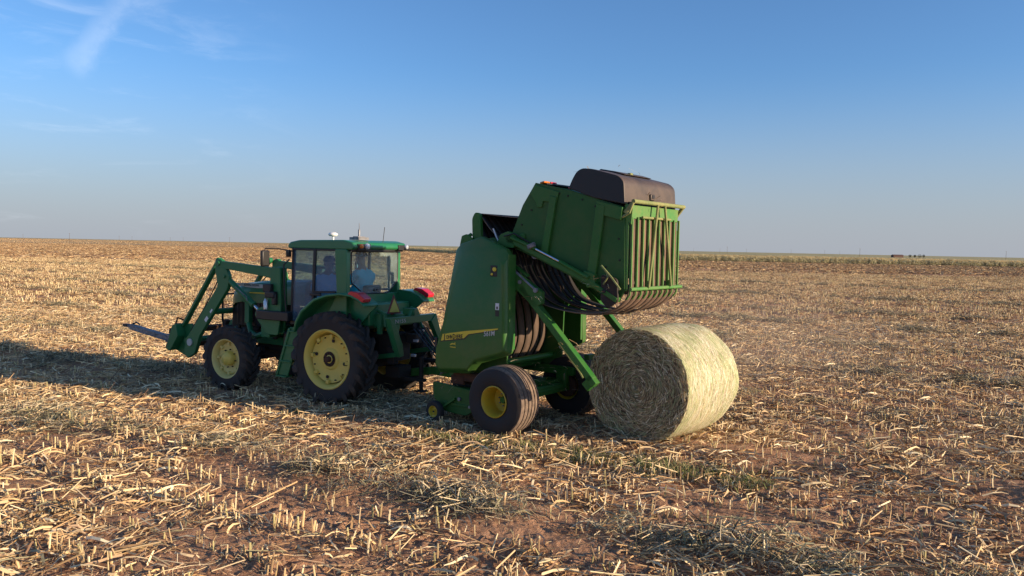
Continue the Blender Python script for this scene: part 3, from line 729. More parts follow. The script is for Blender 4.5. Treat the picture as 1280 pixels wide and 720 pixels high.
m = MB(); m.prism([(3.10, 1.62), (3.30, 1.55), (3.33, 1.1), (3.10, 1.0)], -.26, .26); P('nose_grille', m, 'black', bevel=.02)
m = MB()                                       # brush guard ahead of the nose
for y in (-.34, .34): m.tube([(3.42, y, 1.0), (3.50, y, 1.25), (3.50, y, 1.78), (3.42, y, 1.9)], .022)
for z in (1.12, 1.45, 1.78): m.tube([(3.48, -.34, z), (3.48, .34, z)], .018)
m.tube([(3.25, .34, 1.0), (3.42, .34, 1.0)], .022); m.tube([(3.25, -.34, 1.0), (3.42, -.34, 1.0)], .022)
P('brush_guard', m, 'black')
# cab
ZR = 2.76
m = MB()
cp = round_poly([(-.20, 1.50), (-.20, ZR), (.08, ZR), (.03, 1.96), (.30, 1.50)], .04)
m.prism(cp, .70, .80); m.prism(cp, -.74, -.65)
m.box((-.17, 0, 1.72), (.07, 1.42, .46)); m.box((.5, 0, 1.36), (1.3, 1.2, .10)); m.box((-.05, 0, 1.45), (.36, 1.3, .3))
frame = P('cab_frame', m, 'tgreen', bevel=.015)
m = MB(); m.bar((1.10, .76, ZR+.02), (1.14, .76, 1.35), .06, .05, (1, 0, 0)); m.bar((1.10, -.76, ZR+.02), (1.14, -.76, 1.35), .06, .05, (1, 0, 0))
m.bar((.55, .79, ZR), (.60, .79, 1.72), .04, .06, (1, 0, 0)); m.bar((.55, -.73, ZR), (.60, -.73, 1.72), .04, .06, (1, 0, 0))
for sd in (1, -.925):
    m.bar((1.12, sd*.785, 2.74), (.06, sd*.785, 2.74), .03, .04); m.bar((.60, sd*.79, 1.97), (.05, sd*.79, 1.99), .03, .04); m.bar((1.12, sd*.78, 1.38), (.70, sd*.78, 1.38), .04, .06)
m.bar((1.12, -.74, 1.62), (1.12, .74, 1.62), .05, .06)
P('door_frame', m, 'black', bevel=.008)
m = MB(); m.prism(round_poly([(-.36, 2.79), (-.33, 2.88), (-.12, 2.925), (.95, 2.91), (1.19, 2.87), (1.25, 2.79), (1.2, 2.75), (-.30, 2.75)], .05), -.725, .79)
roof = P('cab_roof', m, 'tgreen', bevel=.05, segs=3)
m = MB(); m.box((.42, .03, 2.742), (1.42, 1.44, .03)); P('roof_underside', m, 'black', roof)
m = MB(); m.box((-.345, .52, 2.805), (.05, .34, .11)); m.box((-.345, -.58, 2.80), (.05, .24, .10)); P('lamp_recess', m, 'black', roof, bevel=.01)
for y, nm, mt, rr in ((.62, 'amber_lamp', 'amber', .04), (.46, 'work_lamp', 'lamp', .055), (-.68, 'work_lamp', 'lamp', .045)):
    m = MB(); m.lathe([(.0005, .035), (rr*.8, .03), (rr, .012), (rr, -.02), (.0005, -.03)], seg=20)
    P(nm, m, mt, roof, loc=(-.378, y, 2.815), rot=(0, 0, PI/2))
m = MB(); m.box((-.34, -.70, 2.79), (.12, .12, .08)); P('lamp_bracket', m, 'black', roof, bevel=.01)
m = MB(); m.tube([(.62, 0.25, 2.90), (.62, .25, 2.99)], .02); m.lathe([(.0005, .05), (.05, .045), (.085, .02), (.09, 0), (.07, -.025), (.0005, -.03)], (0, 0, 0), 24)
m.v[-24*6:] = [Vector((.62+p.x, .25+p.z, 3.02+p.y)) for p in m.v[-24*6:]]
P('gps_receiver', m, 'white', roof)
m = MB(); m.box((-.05, .30, 2.955), (.22, .28, .05)); m.box((-.05, .30, 2.98), (.12, .2, .03)); m.tube([(-.05, .30, 2.98), (-.05, .30, 3.12)], .02); m.tube([(-.05, .30, 3.12), (-.05, .30, 3.24)], .006)
P('radio_beacon', m, 'steel', roof, bevel=.01)
m = MB(); m.tube([(-.20, -.20, 2.90), (-.22, -.22, 3.18)], .006); P('whip_antenna', m, 'black', roof)
# glazing
m = MB(); m.box((-.205, 0, 2.35), (.008, 1.36, .0)); 
rw = [(.69, 2.72), (.69, 2.17), (.36, 1.96), (-.34, 1.95), (-.64, 2.17), (-.64, 2.72)]
m = MB(); m.prism(round_poly(rw, .04), -.212, -.204, 'x'); P('rear_window', m, 'glass')
m = MB(); rp = round_poly(rw, .05); m.tube([(-.21, a, b) for a, b in rp]+[(-.21, *rp[0])], .012, 6)
for y in (.06, -.02): m.disc((0, 0, 0), .018, .02, 12); m.v[-48:] = [Vector((-.22+p.y, y+p.x, 2.02+p.z)) for p in m.v[-48:]]
P('window_seal', m, 'black')
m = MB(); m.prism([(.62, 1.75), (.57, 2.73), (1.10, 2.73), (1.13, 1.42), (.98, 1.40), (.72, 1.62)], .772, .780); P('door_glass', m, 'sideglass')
m = MB(); m.prism([(.62, 1.75), (.57, 2.73), (1.10, 2.73), (1.13, 1.42), (.98, 1.40), (.72, 1.62)], -.725, -.717); P('door_glass', m, 'glass')
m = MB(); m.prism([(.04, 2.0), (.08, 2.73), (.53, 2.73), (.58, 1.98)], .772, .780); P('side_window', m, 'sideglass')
m = MB(); m.prism([(.04, 2.0), (.08, 2.73), (.53, 2.73), (.58, 1.98)], -.725, -.717); P('side_window', m, 'glass')
m = MB(); m.box((1.125, 0, 2.2), (.008, 1.46, 1.06)); P('windscreen', m, 'glass')
m = MB(); m.box((.52, .81, 1.93), (.26, .04, .05)); P('door_handle', m, 'black', bevel=.01)
# things inside the cab
m = MB(); m.box((.12, 0, 1.66), (.46, .46, .12)); m.box((-.10, 0, 1.90), (.12, .44, .40), rotY(-.1)); m.box((.1, 0, 1.5), (.36, .36, .24))
P('driver_seat', m, 'seat', bevel=.04)
m = MB(); m.box((.50, .46, 1.60), (.36, .32, .08)); m.box((.50, .46, 1.48), (.10, .10, .20)); P('passenger_seat', m, 'seat', bevel=.03)
m = MB(); pts = [(.72+.06*math.sin(a), .19*math.cos(a), 2.02+.17*math.sin(a)) for a in [2*PI*k/24 for k in range(25)]]
pts = [(.74-.10*math.sin(2*PI*k/24), .19*math.cos(2*PI*k/24), 2.05+.15*math.sin(2*PI*k/24)) for k in range(25)]
m.tube(pts, .014, 6); m.tube([(.74, 0, 2.05), (.98, 0, 1.5)], .035); m.bar((.74, -.19, 2.05), (.74, .19, 2.05), .03, .02)
P('steering_wheel', m, 'black')
m = MB(); m.box((1.0, 0, 1.72), (.18, .6, .24)); m.box((.30, -.52, 1.72), (.9, .22, .14)); m.box((1.0, -.3, 1.6), (.2, .4, .4)); P('console', m, 'black', bevel=.02)
m = MB(); m.box((.62, -.52, 2.42), (.04, .26, .19)); m.tube([(.62, -.55, 1.8), (.62, -.53, 2.35)], .015); mon = P('monitor', m, 'black', bevel=.01)
m = MB(); m.box((.597, -.52, 2.42), (.003, .23, .16)); P('screen', m, 'blue_shirt', mon)
# fenders, lights
fo = [(.84, 1.28), (.79, 1.45), (.66, 1.65), (.36, 1.87), (.05, 1.96), (-.26, 2.00), (-.50, 1.98), (-.68, 1.91), (-.80, 1.82)]
for sd in (1, -1):
    m = MB(); top = []; 
    inn = [(a-(.03 if a > .3 else 0), b-.045) for a, b in fo]
    m.prism(fo+inn[::-1], sd*.66, sd*1.05)
    fd = P('fender', m, 'tgreen', bevel=.018)
    m = MB(); m.prism([(.80, 1.3)]+[(a-.02, b-.02) for a, b in fo[1:]]+[(-.66, 1.68), (-.45, 1.45), (-.2, 1.3)], sd*.66, sd*.69); P('fender_wall', m, 'tgreen', fd)
    m = MB(); m.prism(round_poly([(-.42, 1.985), (-.48, 2.04), (-.64, 2.025), (-.80, 1.93), (-.77, 1.85), (-.50, 1.95)], .03), sd*.84, sd*1.04); P('tail_light', m, 'red', fd, bevel=.03)
m = MB(); m.box((-.35, 0, 1.60), (.40, 1.18, .40)); m.box((-.62, 0, 1.50), (.25, .9, .25)); P('rear_housing', m, 'tgreen', bevel=.03)
# warning triangle
m = MB(); m.prism([(.40, 1.63), (.00, 1.61), (.22, 1.965)], -.800, -.785, 'x'); tri = P('warning_triangle', m, 'smvred', bevel=.006)
m = MB(); m.prism([(.345, 1.655), (.055, 1.64), (.215, 1.895)], -.806, -.801, 'x'); P('reflector', m, 'smv', tri)
m = MB(); m.bar((-.79, .2, 1.64), (-.6, .2, 1.5), .05, .02); P('triangle_post', m, 'smvred')
# steps, toolbox, side tank
m = MB()
m.bar((.98, .98, 1.30), (1.30, .98, .42), .05, .03, (0, 1, 0)); m.bar((.72, .98, 1.30), (1.04, .98, .42), .05, .03, (0, 1, 0))
m.prism([(.98, 1.32), (.73, 1.32), (1.05, .42), (1.31, .42)], .955, .972)
m.prism([(.98, 1.30), (.95, 1.30), (1.27, .42), (1.31, .42)], .80, .98)
for q in (.04, .35, .68, 1.0): m.box((.86+.32*q, .925, 1.28-.88*q), (.27, .17, .03))
P('boarding_ladder', m, 'lgreen', bevel=.006)
m = MB(); m.tube([(1.18, .86, 1.45), (1.22, .88, 2.0), (1.24, .88, 2.45), (1.16, .82, 2.55)], .014); P('grab_rail', m, 'black')
m = MB(); m.box((1.52, .80, 1.49), (.82, .22, .17)); P('toolbox', m, 'black', bevel=.015)
m = MB(); m.box((1.1, .55, 1.0), (.7, .3, .4)); m.box((1.1, -.55, 1.0), (.8, .35, .5)); P('fuel_tank', m, 'black', bevel=.05)
# mirrors
for sd in (1, -1):
    m = MB(); m.tube([(1.12, sd*.76, 2.70), (1.30, sd*.95, 2.74), (1.46, sd*1.13, 2.74), (1.46, sd*1.13, 2.68)], .012)
    ma = P('mirror_arm', m, 'black')
    m = MB(); m.box((1.46, sd*1.13, 2.56), (.07, .19, .30)); P('mirror', m, 'black', ma, bevel=.03)
m = MB(); m.box((1.14, .86, 2.66), (.07, .09, .13)); P('door_lamp', m, 'black', bevel=.02)
# loader
for sd in (1, -1):
    a, b = sd*.70, sd*.79
    m = MB(); m.prism(round_poly([(1.40, 2.39), (1.64, 2.40), (1.66, 2.0), (1.72, 1.66), (1.98, 1.60), (2.06, 1.48), (1.95, 1.34), (1.72, 1.12), (1.45, 1.12), (1.38, 1.5)], .04), sd*.64, sd*.68); m.prism(round_poly([(1.40, 2.39), (1.64, 2.40), (1.66, 2.0), (1.72, 1.66), (1.98, 1.60), (2.06, 1.48), (1.95, 1.34), (1.72, 1.12), (1.45, 1.12), (1.38, 1.5)], .04), sd*.78, sd*.82)
    m.box((1.85, sd*.5, 1.15), (.22, .5, .2)); m.tube([(2.65, sd*.42, 1.25), (2.5, sd*.5, 1.08), (2.2, sd*.62, 1.03), (1.9, sd*.7, 1.12)], .055, 10); m.bar((2.66, sd*.42, 1.25), (2.70, sd*.38, 1.70), .10, .12)
    mast = P('loader_mast', m, 'lgreen', bevel=.008)
    m = MB(); m.prism(round_poly([(1.48, 2.37), (3.0, 2.47), (3.10, 2.34), (1.95, 2.22), (1.50, 2.16)], .03), a, b)
    m.prism(round_poly([(3.18, 2.47), (3.05, 2.52), (2.96, 2.44), (2.80, 2.18), (2.84, 1.94), (3.66, .94), (3.80, .58), (4.02, .46), (4.12, .60), (4.06, .86), (3.90, 1.04), (3.12, 1.98), (3.20, 2.3)], .05), a+sd*.002, b-sd*.002)
    m.disc((3.10, sd*.80, 2.42), .05, .03); m.disc((2.93, sd*.80, 2.17), .035, .03)
    arm = P('loader_arm', m, 'lgreen', bevel=.012)
    m = MB(); m.disc((3.93, sd*.795, .80), .075, .03, 20); P('pivot_pin', m, 'silver', arm)
    if sd > 0:
        m = MB(); rr_ = Matrix.Rotation(.85, 4, 'Y'); m.box((3.44, .7935, 1.30), (.11, .003, .07), rr_); m.box((3.30, .7935, 1.47), (.09, .003, .04), rr_); P('warning_decal', m, 'white', arm)
    m = MB(); m.bar((3.24, sd*.66, 2.46), (4.28, sd*.66, 1.10), .06, .11, (0, 1, 0)); m.disc((3.22, sd*.66, 2.47), .06, .10); P('levelling_link', m, 'lgreen', bevel=.01)
    m = MB(); m.tube([(2.93, sd*.73, 2.15), (2.20, sd*.73, 1.66)], .058, 14); m.tube([(2.22, sd*.73, 1.675), (2.17, sd*.73, 1.642)], .066, 14)
    cyl = P('lift_cylinder', m, 'lgreen')
    m = MB(); m.tube([(2.20, sd*.73, 1.66), (2.02, sd*.73, 1.54)], .028, 12); P('cylinder_rod', m, 'chrome', cyl)
    m = MB(); m.tube([(2.6, sd*.80, 1.98), (2.3, sd*.80, 1.80), (2.28, sd*.80, 1.72)], .010, 6); P('hydraulic_pipe', m, 'steel', cyl)
    m = MB(); m.disc((1.98, sd*.73, 1.52), .085, .05, 20); P('cylinder_eye', m, 'lgreen', mast, bevel=.005)
    m = MB(); m.tube([(3.16, sd*.62, 2.2), (3.35, sd*.60, 2.05), (3.55, sd*.60, 1.75), (3.75, sd*.62, 1.45), (4.1, sd*.64, 1.0)], .012, 6); P('hydraulic_hose', m, 'black', arm)
    m = MB(); m.prism(round_poly([(4.06, 1.16), (4.34, 1.14), (4.44, .98), (4.62, .60), (4.18, .46), (4.00, .52), (4.00, .95)], .04), sd*.60, sd*.64)
    m.prism(round_poly([(4.30, 1.16), (4.42, 1.12), (4.62, .62), (4.50, .58), (4.25, .9)], .03), sd*.645, sd*.84)
    P('carrier_plate', m, 'lgreen', bevel=.006)
m = MB(); m.box((1.72, 0, 1.18), (.16, 1.2, .14)); m.tube([(3.35, -.7, 1.45), (3.35, .7, 1.45)], .06); m.tube([(4.16, -.72, .82), (4.16, .72, .82)], .055, 12)
P('loader_crossbar', m, 'lgreen')
m = MB(); m.box((4.52, 0, .98), (.10, 1.6, .11), rotY(-.35)); m.box((4.62, 0, .66), (.10, 1.6, .11), rotY(-.35)); m.box((4.56, .62, .88), (.09, .12, .52), rotY(-.3)); m.box((4.56, -.62, .88), (.09, .12, .52), rotY(-.3)); m.tube([(4.40, .5, 1.18), (4.55, .6, 1.25), (4.5, .7, 1.1)], .02)
P('spear_frame', m, 'rust', bevel=.01)
m = MB(); m.box((4.74, .62, .80), (.22, .11, .17), rotY(-.1)); m.bar((4.75, .62, .80), (6.05, .62, .965), .09, .12); m.bar((6.05, .62, .965), (6.32, .62, .985), .05, .06)
m.bar((4.8, .685, .845), (5.9, .67, .985), .02, .02); m.bar((4.8, .685, .76), (5.9, .67, .90), .02, .02)
sp = P('bale_spear', m, 'steel', bevel=.006)
m = MB(); m.tube([(6.0, .62, 1.03), (5.92, .58, 1.06), (5.8, .6, 1.03)], .018, 6); m.box((6.22, .62, .99), (.12, .09, .05)); P('spear_catch', m, 'black', sp)
# joystick valve bits by the mast
m = MB(); m.box((1.66, .86, 2.00), (.20, .10, .16)); m.box((1.58, .86, 1.88), (.24, .12, .12)); m.box((1.5, .84, 1.80), (.1, .1, .22)); P('hose_coupler', m, 'black', bevel=.02)
m = MB(); m.lathe([(.0005, .10), (.02, .10), (.03, .07), (.042, .05), (.042, -.10), (.0005, -.10)], seg=16); P('spray_can', m, 'lamp', loc=(1.72, .86, 1.70), rot=(PI/2, 0, 0))
# rear hitch
m = MB()
qh = [(.74, 1.62), (.72, 1.46), (.50, 1.17), (.46, .90), (.36, .88), (.38, 1.17), (.50, 1.45), (.40, 1.455), (-.50, 1.455), (-.60, 1.45), (-.72, 1.10), (-.72, .90), (-.82, .90), (-.84, 1.14), (-.64, 1.60)]
m.prism([(.74, 1.59), (-.66, 1.59), (-.64, 1.46), (.62, 1.46)], -1.10, -1.0, 'x')
m.prism([(.74, 1.588), (.56, 1.458), (.36, 1.10), (.32, .90), (.44, .88), (.54, 1.10)], -1.12, -1.02, 'x'); m.prism([(.56, 1.458), (.40, 1.458), (.46, 1.20), (.55, 1.30)], -1.09, -1.03, 'x')
m.prism([(-.66, 1.588), (-.50, 1.458), (-.74, 1.10), (-.76, .86), (-.88, .86), (-.86, 1.12)], -1.12, -1.02, 'x')
m.prism([(.12, 1.588), (.04, 1.72), (-.10, 1.72), (-.18, 1.588)], -1.10, -1.03, 'x'); m.box((-1.0, .02, 1.66), (.26, .06, .12))
qhp = P('quick_hitch', m, 'tgreen', bevel=.008)
text_part('N155', .095, M_['silver'], qhp, (-1.103, .56, 1.488), REAR_ROT, width=.30)
m = MB()
for y in (.42, -.70): m.bar((-1.02, y, .92), (-.25, y*.7, .78), .06, .08); m.tube([(-.98, y, 1.0), (-.85, y*.9, 1.25), (-.65, y*.9, 1.62)], .028)
for y in (.42, -.55): m.tube([(-.60, y, 1.68), (-.75, y, 1.62), (-.78, y, 1.40)], .035)
m.box((-.7, .48, 1.45), (.08, .06, .36)); m.tube([(-.35, -.1, 1.35), (-1.0, -.05, 1.62)], .03)
P('lift_linkage', m, 'lgreen')
m = MB(); m.box((-.55, 0, 1.0), (.5, .56, .5)); m.box((-.9, 0, .44), (.9, .10, .05)); m.box((-.75, 0, .56), (.3, .36, .2)); m.disc((-.85, 0, .8), .0005, .001)
m.box((-.85, .30, .88), (.16, .12, .30)); m.box((-.95, -.2, 1.15), (.2, .2, .16))
P('drawbar', m, 'grease', bevel=.02)
m = MB()
for k in range(5): y = -.32+.10*k; m.tube([(-.85, y, 1.30-.02*k), (-1.15, y, 1.35), (-1.5-.05*k, y*.6, 1.05-.06*k), (-1.95, y*.5-.05, .85)], .013, 6)
P('hydraulic_hose', m, 'black')
for y, z in ((-.12, 1.12), (-.05, .86), (-.30, 1.30)):
    m = MB(); m.box((-1.05, y, z), (.10, .05, .05)); P('hose_coupling', m, 'lamp', bevel=.008)

# ------------------------------------------------------------------ people in the cab
def skin_mesh(name, verts, edges, radii, mats, classify, parent=None, sub=2):
    me = bpy.data.meshes.new(name); me.from_pydata([tuple(v) for v in verts], edges, [])
    o = bpy.data.objects.new(name, me); COL.objects.link(o)
    md = o.modifiers.new('skin', 'SKIN'); md.use_smooth_shade = True
    for i, q in enumerate(radii): o.data.skin_vertices[0].data[i].radius = (q if isinstance(q, tuple) else (q, q))
    o.data.skin_vertices[0].data[0].use_root = True
    s2 = o.modifiers.new('sub', 'SUBSURF'); s2.levels = sub; s2.render_levels = sub
    dg = bpy.context.evaluated_depsgraph_get(); me2 = bpy.data.meshes.new_from_object(o.evaluated_get(dg))
    bpy.data.objects.remove(o)
    me2.materials.clear()
    for mm in mats: me2.materials.append(M_[mm])
    for p in me2.polygons: p.material_index = classify(p.center); p.use_smooth = True
    o = bpy.data.objects.new(name, me2); COL.objects.link(o)
    if parent: o.parent = parent
    return o
def seated_person(loc, shirt, label, hands, capm=True, turn=0.0):
    """local: +X forward, origin at the hip point"""
    V = []; E_ = []; R_ = []
    def add(p, r_, par=None):
        V.append(Vector(p)); R_.append(r_)
        if par is not None: E_.append((par, len(V)-1))
        return len(V)-1
    pel = add((0, 0, .02), (.17, .15)); wa = add((-.01, 0, .20), (.18, .15), pel); ch = add((-.02, 0, .38), (.20, .14), wa); sh = add((-.02, 0, .50), (.15, .10), ch)
    nk = add((0, 0, .60), .055, sh); hd0 = add((.03, 0, .68), .075, nk); hd1 = add((.035, 0, .76), (.095, .08), hd0); add((.02, 0, .83), (.075, .065), hd1)
    for sd, hp in zip((1, -1), hands):
        s1 = add((-.02, sd*.19, .48), .072, sh); el = add((.10, sd*.26, .27), .048, s1); hp = Vector(hp); wr = add(hp-Vector((.07, 0, .0)), .028, el); pm = add(hp, (.035, .02), wr)
        for k in range(4): 
            a_ = add(hp+Vector((.05, (k-1.5)*.02, .01)), .010, pm); add(hp+Vector((.08-.005*abs(k-1.5), (k-1.5)*.021, -.015)), .009, a_)
        a_ = add(hp+Vector((.01, -sd*.04, .01)), .011, pm); add(hp+Vector((.045, -sd*.055, .0)), .010, a_)
        hp_ = add((.06, sd*.10, 0), .095, pel); kn = add((.44, sd*.13, .06), .068, hp_); an = add((.52, sd*.13, -.34), .042, kn); add((.62, sd*.13, -.39), (.04, .03), an)
    def cls(c):
        if c.z > .565 or (c.x > .18 and c.z > .12 and abs(c.y) > .0 and (c-Vector(hands[0])).length < .20) or (c-Vector(hands[1])).length < .20: return 1
        if c.z < .10 or (c.x > .25 and c.z < .2): return 2
        return 0
    o = skin_mesh('person', V, E_, R_, [shirt, 'skin', 'jeans'], cls)
    o.location = loc; o.rotation_euler = T.rotation_euler; o.location = T.matrix_basis @ Vector(loc); o.rotation_euler = (0, 0, T.rotation_euler.z+turn)
    o.scale = (1.12, 1.18, 1.04)
    tag(o, label, 'person')
    m = MB(); m.tube([(.115, 0, .755), (.140, 0, .735)], [.012, .016], 6); m.disc((.035, .082, .745), .02, .02); m.disc((.035, -.082, .745), .02, .02); m.build('nose', M_['skin'], o)
    m = MB(); m.disc((0, 0, 0), .010, .01, 8); 
    m = MB()
    for y in (.03, -.03): m.box((.112, y, .775), (.014, .022, .008))
    m.box((.115, 0, .705), (.012, .045, .006)); m.build('eye', M_['hair'], o)
    m = MB(); m.lathe([(.0005, .10), (.05, .092), (.085, .06), (.102, .015), (.100, -.01), (.09, -.01), (.0005, .08)], seg=20)
    m.v = [Vector((p.x*1.1+.02, p.z*.93, p.y+.80)) for p in m.v]
    if capm: m.prism([(.10, .095), (.20, .07), (.22, 0), (.20, -.07), (.10, -.095)], .80, .81, 'z')
    m.build('cap' if capm else 'hair', M_['cap' if capm else 'hair'], o)
    return o
bpy.context.view_layer.update()
seated_person((.14, -.02, 1.80), 'cyan_shirt', 'driver in a turquoise shirt sitting at the tractor steering wheel', ((.50, .16, .28), (.50, -.18, .28)))
seated_person((.52, .46, 1.70), 'blue_shirt', 'passenger in a pale blue shirt and cap behind the tractor door glass', ((.34, .12, .12), (.34, -.12, .12)), turn=-1.0)

# ------------------------------------------------------------------ baler
B = empty('round_baler', (.506, 12.89, 0), PI-math.radians(37.3))
tag(B, 'green round baler with its rear gate raised, hanging belts showing, behind the tractor', 'baler')
def Q(name, mb, mat, par=None, **k): return mb.build(name, mat if not isinstance(mat, str) else M_[mat], par if par is not None else B, **k)
for sd in (1, -1):
    w = baler_wheel(B, sd); w.location = (0, sd*.985, .515)
m = MB(); m.box((0, 0, .52), (.14, 1.5, .14)); m.box((.0, .62, .66), (.20, .10, .30)); m.box((.0, -.62, .66), (.20, .10, .30)); Q('axle', m, 'bgreen', bevel=.01)
m = MB()
for sd in (1, -1): m.box((.55, sd*.70, .78), (1.5, .08, .14)); m.bar((1.2, sd*.70, .74), (2.3, sd*.10, .62), .09, .14)
m.bar((2.2, 0, .63), (2.95, 0, .50), .14, .14); m.box((1.3, 0, .74), (.14, 1.4, .12)); m.box((2.95, 0, .48), (.22, .12, .05))
Q('drawbar_frame', m, 'bgreen', bevel=.01)
m = MB(); m.tube([(1.5, 0, .88), (2.1, 0, .80)], .055, 10); m.tube([(2.05, 0, .80), (2.85, 0, .74)], .042, 10); m.lathe([(.07, 0), (.09, .12)], (1.5, 0, .88)); Q('driveshaft', m, 'black')
m = MB(); m.box((1.25, .1, .98), (.35, .5, .34)); m.tube([(2.5, .20, .25), (2.5, .20, .85)], .04, 10); m.box((2.5, .2, .23), (.2, .2, .02)); Q('gearbox', m, 'grease', bevel=.02)
# side walls of the front body
m = MB()
wall = [(.12, .80), (.10, 1.5), (.06, 2.80), (.42, 3.0), (.80, 2.95), (1.22, 2.1), (1.30, 1.0), (1.1, .80)]
m.prism(wall, .755, .785); m.prism(wall, -.785, -.755); m.box((1.24, 0, 1.5), (.03, 1.5, 1.2)); m.bar((1.25, 0, 2.05), (.86, 0, 2.95), 1.5, .03)
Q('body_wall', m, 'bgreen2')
# shields
out_ = [(.94,2.80),(.85,2.89),(.44,3.01),(-.05,2.82),(-.12,2.72),(-.16,1.25),(-.05,1.19),(.46,1.03),(.62,.86),(1.25,.81),(1.34,.92),(1.335,1.19),(1.19,1.62)]
inn_ = [(.815,2.60),(.72,2.73),(.58,2.77),(-.01,2.65),(-.07,2.56),(-.11,1.30),(-.04,1.25),(.45,1.10),(.60,.94),(1.20,.88),(1.27,.96),(1.265,1.2),(1.12,1.62)]
for sd in (1, -1):
    m = MB(); n = len(out_)
    A0 = [(a, sd*.98, b) for a, b in out_]; A1 = [(a, sd*1.075, b) for a, b in out_]; A2 = [(a, sd*1.165, b) for a, b in inn_]
    fs = [(i, (i+1) % n, n+(i+1) % n, n+i) for i in range(n)] + [(n+i, n+(i+1) % n, 2*n+(i+1) % n, 2*n+i) for i in range(n)] + [[2*n+i for i in range(n)]]
    m.add(A0+A1+A2, fs)
    shd = Q('side_shield', m, 'shield', bevel=.022, segs=3, sharp=30)
    m = MB(); m.prism([(-.15, 1.3), (-.135, 2.74), (-.115, 2.74), (-.125, 1.3)], sd*.93, sd*1.10); Q('shield_edge', m, 'bgreen', shd)
    m = MB(); m.prism([(1.15,1.34),(1.12,1.45),(.64,1.535),(0,1.625),(0,1.605),(.58,1.49),(.67,1.42)], sd*1.1655, sd*1.169); Q('yellow_stripe', m, 'decal', shd)
    m = MB(); m.prism([(1.165,1.322),(1.155,1.345),(.672,1.427),(.585,1.497),(0,1.612),(0,1.592),(.565,1.480),(.655,1.402)], sd*1.1653, sd*1.1672); Q('stripe_outline', m, 'black', shd)
    if sd > 0:
        text_part('J', .115, M_['black'], shd, (1.100, 1.170, 1.368), LEFT_ROT, width=.045, bold=.002, shear=.15)
        tx = text_part('OHN ', .085, M_['black'], shd, (1.035, 1.170, 1.378), LEFT_ROT, width=.13, bold=.002, shear=.15)
        tx = text_part('D', .115, M_['black'], shd, (.895, 1.170, 1.388), LEFT_ROT, width=.05, bold=.002, shear=.15)
        tx = text_part('EERE', .085, M_['black'], shd, (.838, 1.170, 1.40), LEFT_ROT, width=.15, bold=.002, shear=.15)
        for o_ in [c for c in shd.children if c.name.startswith('lettering')]: o_.rotation_euler = (Matrix.Rotation(.14, 3, 'Y') @ LEFT_ROT.to_matrix()).to_euler()
        t5 = text_part('561M', .11, M_['silver'], shd, (.27, 1.1675, 1.485), LEFT_ROT, width=.22, bold=.0015, shear=.2)
        t5.rotation_euler = (Matrix.Rotation(.12, 3, 'Y') @ LEFT_ROT.to_matrix()).to_euler()
        # small leaping-animal emblem with a line of text under it
        m = MB(); ex, ez = .90, 1.305
        m.prism([(ex+.05, ez), (ex+.02, ez+.018), (ex-.03, ez+.016), (ex-.045, ez+.034), (ex-.055, ez+.030), (ex-.05, ez+.008), (ex-.06, ez-.012), (ex-.04, ez-.002), (ex+.01, ez-.002), (ex+.04, ez-.016), (ex+.06, ez-.014)], 1.1655, 1.168)
        for k in range(6): m.box((ex+.05-.02*k, 1.1665, ez-.045), (.013, .003, .018))
        Q('emblem', m, 'decal', shd)
        m = MB(); m.box((.10, 1.1655, 2.49), (.13, .012, .17)); lt = Q('socket_panel', m, 'black', shd, bevel=.008)
        m = MB(); m.lathe([(.0005, .02), (.03, .018), (.034, 0)], seg=16); m.v = [Vector((.08+p.x, 1.172+p.y, 2.515+p.z)) for p in m.v]; k0 = len(m.v)
        m.lathe([(.0005, .014), (.018, .012), (.02, 0)], seg=14); m.v[k0:] = [Vector((.13+p.x, 1.172+p.y, 2.44+p.z)) for p in m.v[k0:]]; Q('socket', m, 'decal', shd)
        m = MB(); m.box((.02, 1.168, 1.94), (.07, .003, .07)); m.box((.02, 1.1676, 1.99), (.07, .003, .03)); Q('safety_decal', m, 'white', shd)
        m = MB(); m.box((.02, 1.1695, 1.935), (.03, .003, .04)); m.box((.02, 1.168, 1.85), (.07, .003, .09)); Q('safety_symbol', m, 'black', shd)
        m = MB(); m.box((1.30, 1.12, 1.30), (.05, .02, .16)); Q('shield_latch', m, 'black', shd, bevel=.006)
# belts
W_B = 1.46; NBELT = 9; PITCH = W_B/NBELT; NCH = 7; PCH = W_B/NCH
def smooth_path(pts, n=6):
    out = []; P_ = [Vector((a, 0, b)) for a, b in pts]
    for i in range(len(P_)-1):
        p0 = P_[max(i-1, 0)]; p1 = P_[i]; p2 = P_[i+1]; p3 = P_[min(i+2, len(P_)-1)]
        for k in range(n):
            t = k/n; out.append(.5*((2*p1)+(p2-p0)*t+(2*p0-5*p1+4*p2-p3)*t*t+(3*p1-p0-3*p2+p3)*t*t*t))
    out.append(P_[-1]); return out
def belt(path, y, w, mat, name='belt', th=.014):
    pts = smooth_path(path); m = MB(); n = len(pts); vs = []
    for i, p in enumerate(pts):
        d = (pts[min(i+1, n-1)]-pts[max(i-1, 0)]).normalized(); nn = Vector((-d.z, 0, d.x))*th/2
        vs += [p+nn+Vector((0, y-w/2, 0)), p+nn+Vector((0, y+w/2, 0)), p-nn+Vector((0, y+w/2, 0)), p-nn+Vector((0, y-w/2, 0))]
    for i in range(n-1):
        for j in range(4):
            m.mi = 1 if j in (1, 3) else 0
            m.add([vs[i*4+j], vs[i*4+(j+1) % 4], vs[(i+1)*4+(j+1) % 4], vs[(i+1)*4+j]], [(0, 1, 2, 3)])
    o = Q(name, m, [M_[mat], M_['beltedge']], flip=False)
    bm = bmesh.new(); bm.from_mesh(o.data); bmesh.ops.remove_doubles(bm, verts=bm.verts, dist=.0005); bmesh.ops.recalc_face_normals(bm, faces=bm.faces); bm.to_mesh(o.data); bm.free()
    return o
